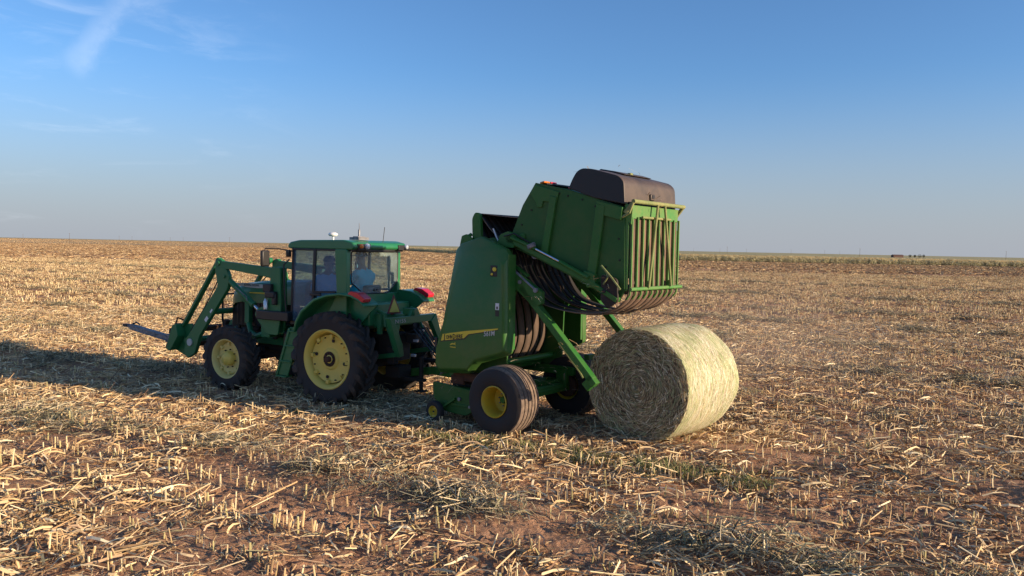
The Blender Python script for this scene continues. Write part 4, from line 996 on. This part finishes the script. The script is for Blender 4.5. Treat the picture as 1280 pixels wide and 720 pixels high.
for k in range(NBELT):
    y = (k-(NBELT-1)/2)*PITCH; j = random.uniform(-.035, .035); w = PITCH*.80
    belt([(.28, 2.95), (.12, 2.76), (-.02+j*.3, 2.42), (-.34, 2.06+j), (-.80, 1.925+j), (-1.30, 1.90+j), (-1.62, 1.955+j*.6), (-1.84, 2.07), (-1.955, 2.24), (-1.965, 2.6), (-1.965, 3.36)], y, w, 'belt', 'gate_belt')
    if k < NCH: belt([(.95, 2.85), (.80, 2.45), (.52, 1.98), (.42, 1.50), (.46, 1.20), (.63, .90)], (k-(NCH-1)/2)*PCH, PCH*.74, 'belt_in', 'chamber_belt')
    belt([(.62, 2.9), (.80, 3.25), (.79, 3.35), (.72, 3.375), (.3, 3.335), (-.25, 3.29), (-.55, 3.26)], y, PITCH*.97, 'beltdark', 'upper_belt')
    belt([(.74, 3.35), (.50, 3.10), (.20, 2.92), (-.1, 2.9)], y, PITCH*.97, 'beltdark', 'return_belt')
m = MB()
for sd in (1, -1):
    m.prism(round_poly([(.84, 2.9), (.86, 3.30), (.80, 3.40), (.70, 3.38), (.68, 3.2), (.66, 2.9)], .04), sd*.74, sd*.80)
    m.prism(round_poly([(1.06, 2.86), (1.02, 3.02), (.92, 3.05), (.80, 2.98), (.80, 2.85)], .02), sd*.82, sd*.86)
    m.tube([(1.0, sd*.84, 2.95), (.86, sd*.80, 3.05)], .03)
    m.prism(round_poly([(.30, 2.86), (.22, 3.05), (.05, 3.10), (-.06, 3.0), (-.05, 2.84)], .03), sd*.80, sd*.88)
m.tube([(.77, -.76, 3.30), (.77, .76, 3.30)], .06, 12)
Q('belt_roller_bracket', m, 'bgreen', bevel=.006)
m = MB(); m.tube([(.42, .80, 3.14), (.36, .80, 3.02), (.30, .80, 2.93), (.27, .80, 2.84)], .012, 6); Q('white_hose', m, 'white')
# rear gate
g = [(-.36, 3.83), (-.13, 3.50), (.07, 3.06), (.13, 2.95), (.08, 2.86), (-.38, 2.70), (-.82, 2.53), (-1.36, 2.30), (-1.68, 2.16), (-1.84, 2.12), (-1.93, 2.27), (-1.90, 3.44), (-1.62, 3.52), (-.96, 3.71)]
m = MB(); m.prism(g, .745, .775); m.prism(g, -.775, -.745)
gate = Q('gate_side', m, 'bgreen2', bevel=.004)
for gx, gz in ((-.95, 3.62), (-1.2, 3.56), (-1.42, 3.46), (-.62, 3.40), (-.66, 3.1), (-.58, 2.86), (-1.40, 3.0), (-1.36, 2.7), (-1.62, 2.6), (-1.75, 3.30), (-1.82, 3.0), (-1.84, 2.7), (-.30, 3.42), (-.12, 3.2), (-1.0, 2.62), (-.80, 3.66)):
    m = MB(); m.disc((gx, .779, gz), .014, .014, 8); Q('rivet', m, 'grease', gate)
m = MB(); m.tube([(.10, .93, 3.02), (-.1, .94, 3.06), (-.30, .94, 2.97), (-.38, .93, 2.93)], .012, 6); Q('gate_hose', m, 'black', gate)
for sd in (1, -1):
    m = MB(); a, b = sd*.776, sd*.82
    m.prism([(-.77, 3.60), (-.66, 3.63), (-.50, 2.72), (-.62, 2.68)], a, b); m.prism([(-1.60, 3.46), (-1.46, 3.50), (-1.32, 2.40), (-1.46, 2.36)], a, b)
    m.prism([(-.36, 3.80), (-.80, 3.68), (-.76, 3.52), (-.52, 3.55), (-.50, 3.46), (-.42, 3.46), (-.38, 3.55), (-.28, 3.66)], a, sd*.80); m.prism([(-1.88, 3.44), (-1.46, 3.54), (-1.44, 3.36), (-1.86, 3.26)], a, sd*.81)
    Q('gate_rib', m, 'bgreen', gate, bevel=.006)
    m = MB(); m.bar((.06, sd*.82, 2.97), (-1.42, sd*.82, 2.38), .08, .12, (0, 1, 0)); m.bar((-1.38, sd*.81, 2.40), (-1.86, sd*.81, 2.14), .07, .14, (0, 1, 0)); m.disc((.04, sd*.82, 2.98), .075, .12, 18); m.disc((-.15, sd*.78, 3.02), .05, .05, 16)
    m.prism([(-1.30, 2.54), (-1.48, 2.50), (-1.52, 2.30), (-1.36, 2.30)], a, sd*.87)
    arm = Q('gate_arm', m, 'bgreen', bevel=.01)
    m = MB(); m.tube([(.0, sd*.885, 3.0), (-.46, sd*.885, 2.84)], .032, 12); m.tube([(-.9, sd*.885, 2.66), (-1.40, sd*.885, 2.44)], .030, 12); cy = Q('gate_cylinder', m, 'bgreen', arm)
    m = MB(); m.tube([(-.42, sd*.885, 2.852), (-.95, sd*.885, 2.64)], .016, 10); Q('cylinder_rod', m, 'chrome', arm)
    m = MB(); m.box((-.40, sd*.90, 2.88), (.13, .06, .07), rotY(.4)); Q('cylinder_clevis', m, 'steel', arm, bevel=.01)
    m = MB(); m.prism(round_poly([(-1.60, 2.50), (-1.86, 2.44), (-1.88, 2.12), (-1.72, 2.02), (-1.60, 2.12)], .05), sd*.83, sd*.87); m.disc((-1.66, sd*.88, 2.26), .03, .03); Q('latch_plate', m, 'grease', arm, bevel=.006)
    m = MB(); m.tube([(-1.62, sd*.90, 2.62), (-1.80, sd*.92, 2.46), (-1.95, sd*.93, 2.30)], .014, 6); m.tube([(-1.66, sd*.9, 2.36), (-1.74, sd*.92, 2.46), (-1.70, sd*.9, 2.55)], .012, 6); Q('latch_rod', m, 'dustygreen', arm)
m = MB(); m.bar((-.38, 0, 3.80), (-1.88, 0, 3.42), 1.50, .02); Q('gate_top', m, 'bgreen2', gate)
m = MB(); m.box((-.44, 0, 3.815), (.09, 1.3, .03), rotY(.2)); gb = Q('rear_light_bar', m, 'black', bevel=.01)
for y0, mt in ((.64, 'amber'), (.46, 'red'), (-.46, 'red'), (-.64, 'amber')):
    m = MB(); m.box((-.44, y0, 3.838), (.09, .16, .03), rotY(.2)); Q('marker_light', m, mt, gb, bevel=.012)
m = MB(); m.box((-.92, .62, 3.75), (.08, .10, .04), rotY(.25)); Q('marker_light', m, 'red', gb, bevel=.01)
# plastic net cover on the gate
cv = [(-.97, 3.73), (-1.03, 3.86), (-1.10, 3.965), (-1.19, 4.01), (-1.36, 3.995), (-1.80, 3.88), (-1.885, 3.80), (-1.91, 3.48), (-1.4, 3.58)]
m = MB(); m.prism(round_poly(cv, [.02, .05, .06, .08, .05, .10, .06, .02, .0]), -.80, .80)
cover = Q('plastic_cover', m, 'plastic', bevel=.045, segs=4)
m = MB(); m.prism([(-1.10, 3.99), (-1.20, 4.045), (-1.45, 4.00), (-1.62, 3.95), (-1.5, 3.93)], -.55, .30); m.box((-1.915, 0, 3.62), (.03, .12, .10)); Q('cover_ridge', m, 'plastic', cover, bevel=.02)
m = MB(); m.box((-1.932, 0, 3.63), (.01, .07, .05)); m.box((-1.92, -.0, 3.505), (.03, 1.4, .03)); Q('cover_latch', m, 'black', cover)
m = MB(); m.box((-1.55, .02, 3.975), (.06, .08, .03)); Q('cover_knob', m, 'dustygreen', cover, bevel=.008)
# rear frame: header, slats, bars and the V of struts
m = MB(); m.box((-1.96, 0, 3.38), (.05, 1.46, .19)); m.box((-1.93, 0, 3.46), (.10, 1.5, .03)); m.box((-1.93, .745, 2.85), (.06, .03, 1.16)); m.box((-1.93, -.745, 2.85), (.06, .03, 1.16)); m.box((-1.93, -.79, 2.98), (.05, .03, .36))
m.prism([(-1.90, 3.50), (-2.02, 3.44), (-2.00, 3.20), (-1.90, 3.28)], .735, .765)
rf = Q('rear_frame', m, 'framegreen', bevel=.006)
for k in range(NBELT+1):
    y = (k-NBELT/2)*PITCH
    m = MB(); m.box((-1.998, y, 2.82), (.032, .026, .98)); m.tube([(-1.998, y, 2.34), (-1.99, y, 2.22), (-1.94, y, 2.15)], .015, 6); Q('slat', m, 'framegreen', bevel=.004)
m = MB(); m.tube([(-2.045, -.80, 3.52), (-2.045, .80, 3.52)], .030, 12); m.tube([(-2.03, -.38, 3.31), (-2.03, .50, 3.31)], .018, 10); m.bar((-2.045, .78, 3.52), (-1.93, .82, 3.36), .03, .05); m.bar((-2.045, -.78, 3.52), (-1.90, -.82, 3.36), .03, .05)
m.tube([(-2.045, .80, 3.50), (-2.01, .84, 3.36), (-1.90, .84, 3.30)], .018, 8)
Q('top_bar', m, 'dustygreen')
m = MB(); m.tube([(-2.035, -.80, 2.30), (-2.035, .80, 2.30)], .026, 12)
for y in (.30, -.38): m.box((-2.045, y, 2.35), (.04, .03, .12))
Q('bottom_bar', m, 'framegreen')
m = MB(); m.tube([(-2.075, .12, 3.50), (-2.07, .32, 2.32)], .019, 10); m.tube([(-2.075, -.10, 3.50), (-2.07, -.38, 2.32)], .019, 10); Q('strut', m, 'dustygreen')
m = MB(); m.tube([(-1.80, -.74, 3.36), (-1.80, .74, 3.36)], .07, 16); m.tube([(-1.80, -.74, 2.28), (-1.80, .74, 2.28)], .07, 16); m.tube([(-.35, -.74, 2.75), (-.35, .74, 2.75)], .07, 16); m.tube([(.02, -.74, 2.95), (.02, .74, 2.95)], .07, 16)
Q('gate_roller', m, 'steel')
# lower rollers, ramp and pan
m = MB(); m.tube([(.60, -.74, .90), (.60, .74, .90)], .085, 18); Q('drum_roller', m, 'bgreen')
m = MB(); m.tube([(.30, -.72, 1.02), (.30, .72, 1.02)], .05, 14); m.box((.30, -.75, 1.02), (.12, .03, .13)); Q('starter_roller', m, 'bgreen', bevel=.004)
m = MB(); m.tube([(-.02, -.76, .52), (-.02, .55, .52)], .055, 14); m.prism([(.35, .64), (-.05, .60), (-.05, .575), (.35, .60)], -.74, .60)
for k in range(16): m.box((.0, -.70+.05*k, .64), (.05, .018, .05))
m.box((-.40, -.84, 1.04), (.09, .22, .09)); Q('bale_ramp', m, 'bgreen', bevel=.004)
m = MB(); m.prism([(1.3, .50), (.6, .42), (.5, .60), (1.3, .75)], -.7, .7); m.box((.9, 0, .86), (.7, 1.4, .06)); Q('floor_pan', m, 'grease')
for sd in (1, -1):
    m = MB(); m.bar((-.22, sd*.86, 2.26), (-1.50, sd*.86, .98), .10, .12, (0, 1, 0)); m.box((-1.50, sd*.86, .97), (.16, .12, .10), rotY(-.78)); m.box((-1.40, sd*.80, .90), (.14, .08, .14), rotY(-.78))
    pa = Q('push_arm', m, 'bgreen', bevel=.008)
    m = MB(); m.prism([(-.04, 2.46), (-.14, 2.47), (-.62, 2.20), (-.62, 2.02), (-.48, 1.96), (-.05, 2.28)], sd*.84, sd*.92); Q('arm_bracket', m, 'bgreen', pa, bevel=.006)
    m = MB(); m.disc((-.22, sd*.93, 2.33), .03, .03); m.disc((-.52, sd*.93, 2.22), .035, .05); Q('bracket_bolt', m, 'steel', pa)
    m = MB(); m.tube([(.10, sd*.89, 2.62), (-.52, sd*.93, 2.22)], .018, 10); Q('arm_cylinder_rod', m, 'steel', pa)
    m = MB(); m.box((0, sd*.88, 2.35), (.16, .05, .06)); m.bar((.1, sd*.86, 1.85), (-.12, sd*.87, 2.20), .03, .04, (0, 1, 0)); m.bar((.28, sd*.82, 2.75), (-.30, sd*.82, 2.42), .04, .05, (0, 1, 0)); Q('arm_link', m, 'bgreen', pa)
    m = MB(); m.tube([(-.85, sd*.78, 1.45), (-1.25, sd*.80, 1.05), (-1.30, sd*.80, .98)], .014, 6); Q('spring_rod', m, 'dustygreen', pa)
# pickup
m = MB(); m.prism(round_poly([(1.52, .62), (.55, .56), (.45, .34), (.80, .14), (1.25, .16), (1.50, .36)], .05), .90, .95); m.prism(round_poly([(1.52, .62), (.55, .56), (.45, .34), (.80, .14), (1.25, .16), (1.50, .36)], .05), -.95, -.90)
m.box((.75, 0, .52), (.30, 1.84, .05)); m.box((.85, .86, .45), (.5, .12, .26)); m.box((1.0, .955, .30), (.5, .02, .05)); m.bar((.70, .93, .62), (.25, .80, .74), .05, .06)
pk = Q('pickup', m, 'bgreen2', bevel=.008)  # darker green paints in occlusion along with dirt
m = MB(); m.tube([(1.22, -.9, .38), (1.22, .9, .38)], .13, 16)
for k in range(22):
    for a in (0.3, 1.5, 2.7, 4.0, 5.2): y = -.86+k*.082; m.tube([(1.22+.12*math.cos(a), y, .38+.12*math.sin(a)), (1.22+.24*math.cos(a+.15), y, .38+.24*math.sin(a+.15))], .005, 4)
Q('tine_reel', m, 'grease', pk)
m = MB(); m.disc((.92, .965, .40), .03, .03); m.disc((.70, .965, .30), .022, .03); Q('pickup_bolt', m, 'steel', pk)
for sd in (1, -1):
    gw = gauge_wheel(B); gw.location = (1.34, sd*1.08, .165)
    if sd < 0: gw.rotation_euler = (0, 0, PI)
m = MB(); m.bar((1.34, 1.0, .17), (1.0, .97, .40), .03, .05, (0, 1, 0)); m.bar((1.34, -1.0, .17), (1.0, -.97, .40), .03, .05, (0, 1, 0)); Q('gauge_wheel_arm', m, 'bgreen')
m = MB(); m.box((.70, .80, .76), (.8, .26, .14)); m.box((1.0, .86, .70), (.28, .16, .14)); Q('drive_cover', m, 'rust', bevel=.02)
m = MB(); m.box((1.62, .55, .80), (.14, .10, .18)); m.tube([(1.5, .5, .9), (1.7, .5, .7), (1.9, .35, .62)], .02); Q('hitch_bracket', m, 'steel', bevel=.01)
# loose straw caught on the machine
def tufts(name, spots, parent, seed):
    random.seed(seed); s = Strands()
    for (cx, cy, cz), n, sp in spots:
        for _ in range(n):
            p = Vector((cx+random.gauss(0, sp), cy+random.gauss(0, sp), cz+random.gauss(0, sp*.4))); a = random.random()*6.28; L = random.uniform(.05, .2)
            d = Vector((math.cos(a), math.sin(a), random.uniform(-.6, .3))); s.strip([p, p+d*L*.5, p+d*L+Vector((0, 0, -.02))], .010, Vector((-d.y, d.x, .3)).normalized(), pick(STRAWS))
    o = bpy.data.objects.new(name, s.mesh(name, M_['straw'])); COL.objects.link(o); o.parent = parent; return o
tufts('caught_straw', [((-1.7, .86, 2.3), 9, .06), ((-.0, -.2, .66), 26, .22), ((.7, .86, .86), 12, .12), ((-.3, .9, 2.6), 6, .15), ((1.5, .4, .9), 12, .2), ((-1.3, .84, 1.2), 6, .15), ((-.6, .7, 2.3), 8, .2), ((-1.5, .9, 2.4), 10, .1), ((-1.2, .2, 3.98), 16, .22), ((-.5, .92, 2.12), 8, .06), ((-1.0, .93, 1.5), 9, .12), ((-1.9, 0, 3.52), 18, .25), ((.3, .9, 2.86), 10, .12), ((1.0, .97, .62), 16, .15), ((-.1, .3, .9), 26, .25)], B, 5)

# ------------------------------------------------------------------ bale
BA = math.radians(41.0); far_dir = Vector((math.sin(BA), math.cos(BA), 0)); RB, LB = .865, 1.57
face_c = Vector((1.875, 11.66, 0)); bc = face_c+far_dir*LB/2
bale = empty('round_bale', (bc.x, bc.y, RB-.03), math.atan2(far_dir.y, far_dir.x)-PI/2)   # local +Y points along the axis, away from the camera
tag(bale, 'large round hay bale just dropped on the ground behind the baler', 'hay bale')
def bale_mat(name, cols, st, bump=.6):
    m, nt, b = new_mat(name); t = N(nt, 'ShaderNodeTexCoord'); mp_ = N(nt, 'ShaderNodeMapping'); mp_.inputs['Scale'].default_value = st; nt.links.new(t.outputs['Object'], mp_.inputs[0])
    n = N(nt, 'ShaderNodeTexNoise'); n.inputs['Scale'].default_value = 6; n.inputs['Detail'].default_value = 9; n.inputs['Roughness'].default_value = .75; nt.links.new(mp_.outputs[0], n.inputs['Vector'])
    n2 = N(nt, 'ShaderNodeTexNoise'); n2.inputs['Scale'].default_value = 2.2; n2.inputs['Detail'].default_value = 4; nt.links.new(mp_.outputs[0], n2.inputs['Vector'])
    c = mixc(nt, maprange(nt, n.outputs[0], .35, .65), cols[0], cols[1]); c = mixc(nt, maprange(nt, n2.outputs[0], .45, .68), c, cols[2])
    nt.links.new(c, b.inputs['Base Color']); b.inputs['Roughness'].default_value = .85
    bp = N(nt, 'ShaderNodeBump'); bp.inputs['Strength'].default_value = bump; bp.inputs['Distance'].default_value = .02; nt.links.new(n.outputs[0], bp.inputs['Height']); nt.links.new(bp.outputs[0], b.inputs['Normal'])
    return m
M_['wrap'] = bale_mat('net wrapped straw', [(.50, .44, .26), (.72, .62, .40), (.42, .46, .22)], (.6, 9, .6), .5)
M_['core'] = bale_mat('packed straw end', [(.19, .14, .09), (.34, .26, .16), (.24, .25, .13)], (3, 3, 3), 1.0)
def bale_r(a, y):
    q = bale_r0(a, y); sn = math.sin(a)
    return min(q, (RB-.045)/-sn) if sn < -.5 else q
def bale_r0(a, y): return RB*(1+.010*math.sin(3*a+1)+.008*math.sin(5*a+y*2)+.006*math.sin(9*a-y*5)) * (1-.03*abs(y/(LB/2))**5)
m = MB(); na, ny = 120, 30; vs = []
for i in range(ny+1):
    y = -LB/2+LB*i/ny
    for k in range(na): a = 2*PI*k/na; r_ = bale_r(a, y); vs.append((r_*math.cos(a), y, r_*math.sin(a)))
m.add(vs, [(i*na+k, i*na+(k+1) % na, (i+1)*na+(k+1) % na, (i+1)*na+k) for i in range(ny) for k in range(na)])
m.build('net_wrap', M_['wrap'], bale)
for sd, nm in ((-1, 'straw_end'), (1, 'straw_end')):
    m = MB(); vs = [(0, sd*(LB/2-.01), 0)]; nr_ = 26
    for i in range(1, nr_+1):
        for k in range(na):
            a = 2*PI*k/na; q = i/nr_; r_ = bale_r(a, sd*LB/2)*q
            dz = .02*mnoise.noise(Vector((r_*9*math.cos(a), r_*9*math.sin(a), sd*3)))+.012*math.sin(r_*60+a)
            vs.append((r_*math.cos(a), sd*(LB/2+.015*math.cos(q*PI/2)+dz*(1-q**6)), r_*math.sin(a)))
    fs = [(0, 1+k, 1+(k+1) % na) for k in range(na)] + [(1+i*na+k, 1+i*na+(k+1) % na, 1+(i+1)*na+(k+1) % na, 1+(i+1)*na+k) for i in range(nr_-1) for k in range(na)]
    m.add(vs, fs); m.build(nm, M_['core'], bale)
random.seed(21)
ENDC = [((.50,.38,.21), 5), ((.32,.23,.13), 4), ((.66,.53,.32), 4), ((.10,.07,.045), 3), ((.38,.40,.19), 4), ((.84,.74,.52), 2.5)]
s = Strands()
for _ in range(5200):
    rr_ = RB*math.sqrt(random.random())*.985; a = random.random()*2*PI; L = random.uniform(.05, .20)*(.4+.6*rr_/RB); da = L/max(rr_, .08)/2; sp = random.gauss(0, .10)
    y0 = -LB/2-random.uniform(.0, .028)-.012; lift = random.random()**3*.025; pts = []
    for i in range(4):
        q = i/3-.5; aa = a+da*q*2; r2 = min(rr_*(1+sp*q), RB*.985); pts.append(Vector((r2*math.cos(aa), y0-lift*(q+.5)**2, r2*math.sin(aa))))
    s.strip(pts, random.uniform(.004, .014), Vector((math.cos(a), random.uniform(-.8, .8), math.sin(a))).normalized(), pick(ENDC), .4)
o = bpy.data.objects.new('loose_stalks', s.mesh('loose_stalks', M_['balestraw'])); COL.objects.link(o); o.parent = bale; o['kind'] = 'stuff'
SIDEC = [((.72,.65,.46), 5), ((.85,.79,.62), 5), ((.50,.55,.30), 3.5), ((.34,.40,.17), 2), ((.58,.45,.27), 3), ((.30,.23,.13), 2)]
SIDEG = [((.44,.47,.23), 5), ((.34,.38,.18), 2), ((.60,.60,.34), 3), ((.78,.70,.48), 3), ((.26,.24,.12), 1)]
s = Strands()
for _ in range(9000):
    y = random.uniform(-LB/2+.01, LB/2-.01); a = random.random()*2*PI; L = random.uniform(.05, .30); da = L/RB; sl = random.gauss(0, .06); pts = []
    for i in range(5):
        q = i/4-.5; aa = a+da*q; yy = max(-LB/2+.005, min(LB/2-.005, y+sl*q)); r2 = bale_r(aa, yy)+.003+random.random()*.003; pts.append(Vector((r2*math.cos(aa), yy, r2*math.sin(aa))))
    s.strip(pts, random.uniform(.003, .010), Vector((0, 1, 0)), pick(SIDEG if mnoise.noise(Vector((math.cos(a)*1.6, y*3.2, math.sin(a)*1.6))) > .2 else SIDEC), .4)
for _ in range(260):                            # ragged rim
    a = random.random()*2*PI; r2 = bale_r(a, -LB/2)*random.uniform(.97, 1.0); p = Vector((r2*math.cos(a), -LB/2+random.uniform(-.01, .03), r2*math.sin(a))); tdir = Vector((-math.sin(a), 0, math.cos(a)))*random.choice((1, -1)); L = random.uniform(.04, .16)
    s.strip([p, p+tdir*L*.5+Vector((0, -.01, 0)), p+tdir*L+Vector((math.cos(a), 0, math.sin(a)))*.02+Vector((0, random.uniform(-.03, .0), 0))], .006, Vector((math.cos(a), .3, math.sin(a))).normalized(), pick(SIDEC), .4)
o = bpy.data.objects.new('wrap_strands', s.mesh('wrap_strands', M_['balestraw'])); COL.objects.link(o); o.parent = bale; o['kind'] = 'stuff'

# ------------------------------------------------------------------ far poles, shed and trees on the horizon
def far_point(px, d):
    v = f+r*((px-640)/995.0)+u*((360-311)/995.0); return v.x/v.y*d, d
ORD = ['first', 'second', 'third', 'fourth', 'fifth', 'sixth', 'seventh', 'eighth', 'ninth', 'tenth', 'eleventh', 'twelfth', 'thirteenth', 'fourteenth', 'fifteenth', 'sixteenth', 'seventeenth']
POLES = [(29, 1600), (87, 1050), (149, 1500), (165, 1600), (213, 1800), (229, 1750), (287, 1300), (547, 1500), (867, 1900), (900, 1700), (909, 1150), (933, 1700), (989, 1600), (1031, 1600), (1050, 1900), (1075, 960), (1258, 930)]
def pole_mesh():
    m = MB(); m.tube([(0, 0, -.3), (0, 0, 10.2)], [.19, .13], 8); return m
pm = None
for i, (px, d) in enumerate(POLES):
    X, Y = far_point(px, d)
    t = empty('utility_pole', (X, Y, 0), .4+.1*math.sin(i))
    if pm is None:
        pa_ = pole_mesh().build('shaft', M_['wood'], t); c_ = MB().box((0, 0, 9.6), (2.2, .12, .14)).build('crossarm', M_['wood'], t); pm = (pa_.data, c_.data)
    else:
        for nm, dt in zip(('shaft', 'crossarm'), pm): o = bpy.data.objects.new(nm, dt); COL.objects.link(o); o.parent = t
    size = 'tall' if d < 1100 else 'thin distant'
    tag(t, '%s utility pole on the skyline, %s from the left of the line of poles' % (size, ORD[i]), 'utility pole', 'utility poles along the horizon')
X, Y = far_point(1122, 1000)
sh_ = empty('barn', (X, Y, 0), .1); tag(sh_, 'low dark red barn on the horizon beyond the standing crop', 'barn')
MB().box((0, 0, 1.2), (13, 6, 2.4)).build('wall', M_['shed'], sh_); MB().prism([(-3.4, 2.4), (3.4, 2.4), (0, 3.6)], -6.8, 6.8, 'x').build('roof', M_['shed'], sh_)
random.seed(4)
TL = ['leftmost of the small dark trees on the horizon beyond the barn', 'second of the small dark trees on the horizon right of the barn', 'third of the small dark trees, the widest, right of the barn', 'rightmost of the small dark trees on the horizon near the barn']
for i, (px, hh, ww) in enumerate(((1138, 3.6, 3.2), (1144, 3.4, 3.0), (1150, 4.2, 5.0), (1155, 3.8, 3.4))):
    X, Y = far_point(px, 980+10*i); t = empty('far_tree', (X, Y, 0)); tag(t, TL[i], 'tree', 'dark trees near the far barn')
    MB().tube([(0, 0, 0), (.1, 0, hh*.6)], [.25, .12], 7).build('trunk', M_['wood'], t)
    s = MB()
    for _ in range(260):
        a = random.random()*6.28; q = random.random()**.4; zz = hh*.6+hh*.4*random.uniform(-1, 1); k = math.sqrt(max(0, 1-((zz-hh*.6)/(hh*.45))**2)); p = Vector((math.cos(a)*q*ww/2*k, math.sin(a)*q*ww/2*k, zz)); e1 = Vector((random.gauss(0, .25), random.gauss(0, .25), random.gauss(0, .2))); e2 = Vector((random.gauss(0, .25), random.gauss(0, .25), random.gauss(0, .2)))
        s.add([p, p+e1, p+e1+e2, p+e2], [(0, 1, 2, 3)])
    s.build('crown', M_['farleaf'], t, flip=False)

# ------------------------------------------------------------------ pieces that stand apart become parts of their own
def islands(me):
    n = len(me.vertices); par = list(range(n))
    def find(i):
        while par[i] != i: par[i] = par[par[i]]; i = par[i]
        return i
    for e in me.edges:
        a, b = find(e.vertices[0]), find(e.vertices[1])
        if a != b: par[a] = b
    ids = {}; return [ids.setdefault(find(i), len(ids)) for i in range(n)], ids
FORCE = ('bolt', 'grille_rib', 'hydraulic_hose', 'boss', 'eye')
for o in [q for q in list(COL.objects) if q.type == 'MESH' and q.parent and q.get('kind') != 'stuff' and q.name.split('.')[0] not in ('person',)]:
    me = o.data
    if me.users > 1 or len(me.vertices) > 40000: continue
    isl, ids = islands(me); k = len(ids)
    if k < 2 or k > 400: continue
    co = np.array([v.co[:] for v in me.vertices]); isl = np.array(isl)
    lo = np.array([co[isl == i].min(0) for i in range(k)]); hi = np.array([co[isl == i].max(0) for i in range(k)]); size = (hi-lo).max(1)
    gap = np.maximum(0, np.maximum(lo[:, None]-hi[None], lo[None]-hi[:, None])); near = np.sqrt((gap**2).sum(2)) <= np.maximum(.02, .5*np.maximum(size[:, None], size[None]))
    if o.name.split('.')[0] in FORCE: near = np.eye(k, dtype=bool)
    grp = list(range(k))
    for i in range(k):
        for j in range(i+1, k):
            if near[i, j] and grp[i] != grp[j]:
                a, b = grp[i], grp[j]; grp = [a if g_ == b else g_ for g_ in grp]
    gs = sorted(set(grp), key=lambda q: -sum(size[i] for i in range(k) if grp[i] == q))
    if len(gs) < 2: continue
    gv = np.array([grp[i] for i in isl]); pm_ = np.array([gv[p.vertices[0]] for p in me.polygons]); base = o.name.split('.')[0]
    for q in gs[1:]:
        c = o.copy(); c.data = me.copy(); c.name = base; COL.objects.link(c)
        bm = bmesh.new(); bm.from_mesh(c.data); bm.verts.ensure_lookup_table(); bmesh.ops.delete(bm, geom=[v for v in bm.verts if gv[v.index] != q], context='VERTS'); bm.to_mesh(c.data); bm.free()
    bm = bmesh.new(); bm.from_mesh(me); bm.verts.ensure_lookup_table(); bmesh.ops.delete(bm, geom=[v for v in bm.verts if gv[v.index] != gs[0]], context='VERTS'); bm.to_mesh(me); bm.free()

# ------------------------------------------------------------------ fine dust hanging behind the dropped bale
me = bpy.data.meshes.new('dust'); bm = bmesh.new(); bmesh.ops.create_icosphere(bm, subdivisions=3, radius=1.0); bm.to_mesh(me); bm.free()
dust = bpy.data.objects.new('dust', me); COL.objects.link(dust); dust.location = (5.6, 17.6, 1.0); dust.scale = (3.9, 4.0, 2.0)
tag(dust, 'thin pinkish dust drifting over the stubble behind the bale', 'dust', kind='stuff')
dm = bpy.data.materials.new('drifting dust'); dm.use_nodes = True; nt = dm.node_tree; nt.nodes.clear()
pv = N(nt, 'ShaderNodeVolumePrincipled'); pv.inputs['Color'].default_value = (.82, .62, .50, 1); pv.inputs['Anisotropy'].default_value = .0
tcd = N(nt, 'ShaderNodeTexCoord'); ln = vmath(nt, 'LENGTH', tcd.outputs['Object']).outputs['Value']
nn = N(nt, 'ShaderNodeTexNoise'); nn.inputs['Scale'].default_value = 1.6; nn.inputs['Detail'].default_value = 3; nt.links.new(tcd.outputs['Object'], nn.inputs['Vector'])
den = math_node(nt, 'MULTIPLY', maprange(nt, ln, 0.0, 1.0, 1.0, 0.0), maprange(nt, nn.outputs[0], .35, .65, .25, 1.0))
nt.links.new(math_node(nt, 'MULTIPLY', den, .075), pv.inputs['Density'])
od = N(nt, 'ShaderNodeOutputMaterial'); nt.links.new(pv.outputs[0], od.inputs['Volume']); me.materials.append(dm)
S.cycles.volume_step_rate = 2.0; S.cycles.volume_max_steps = 64
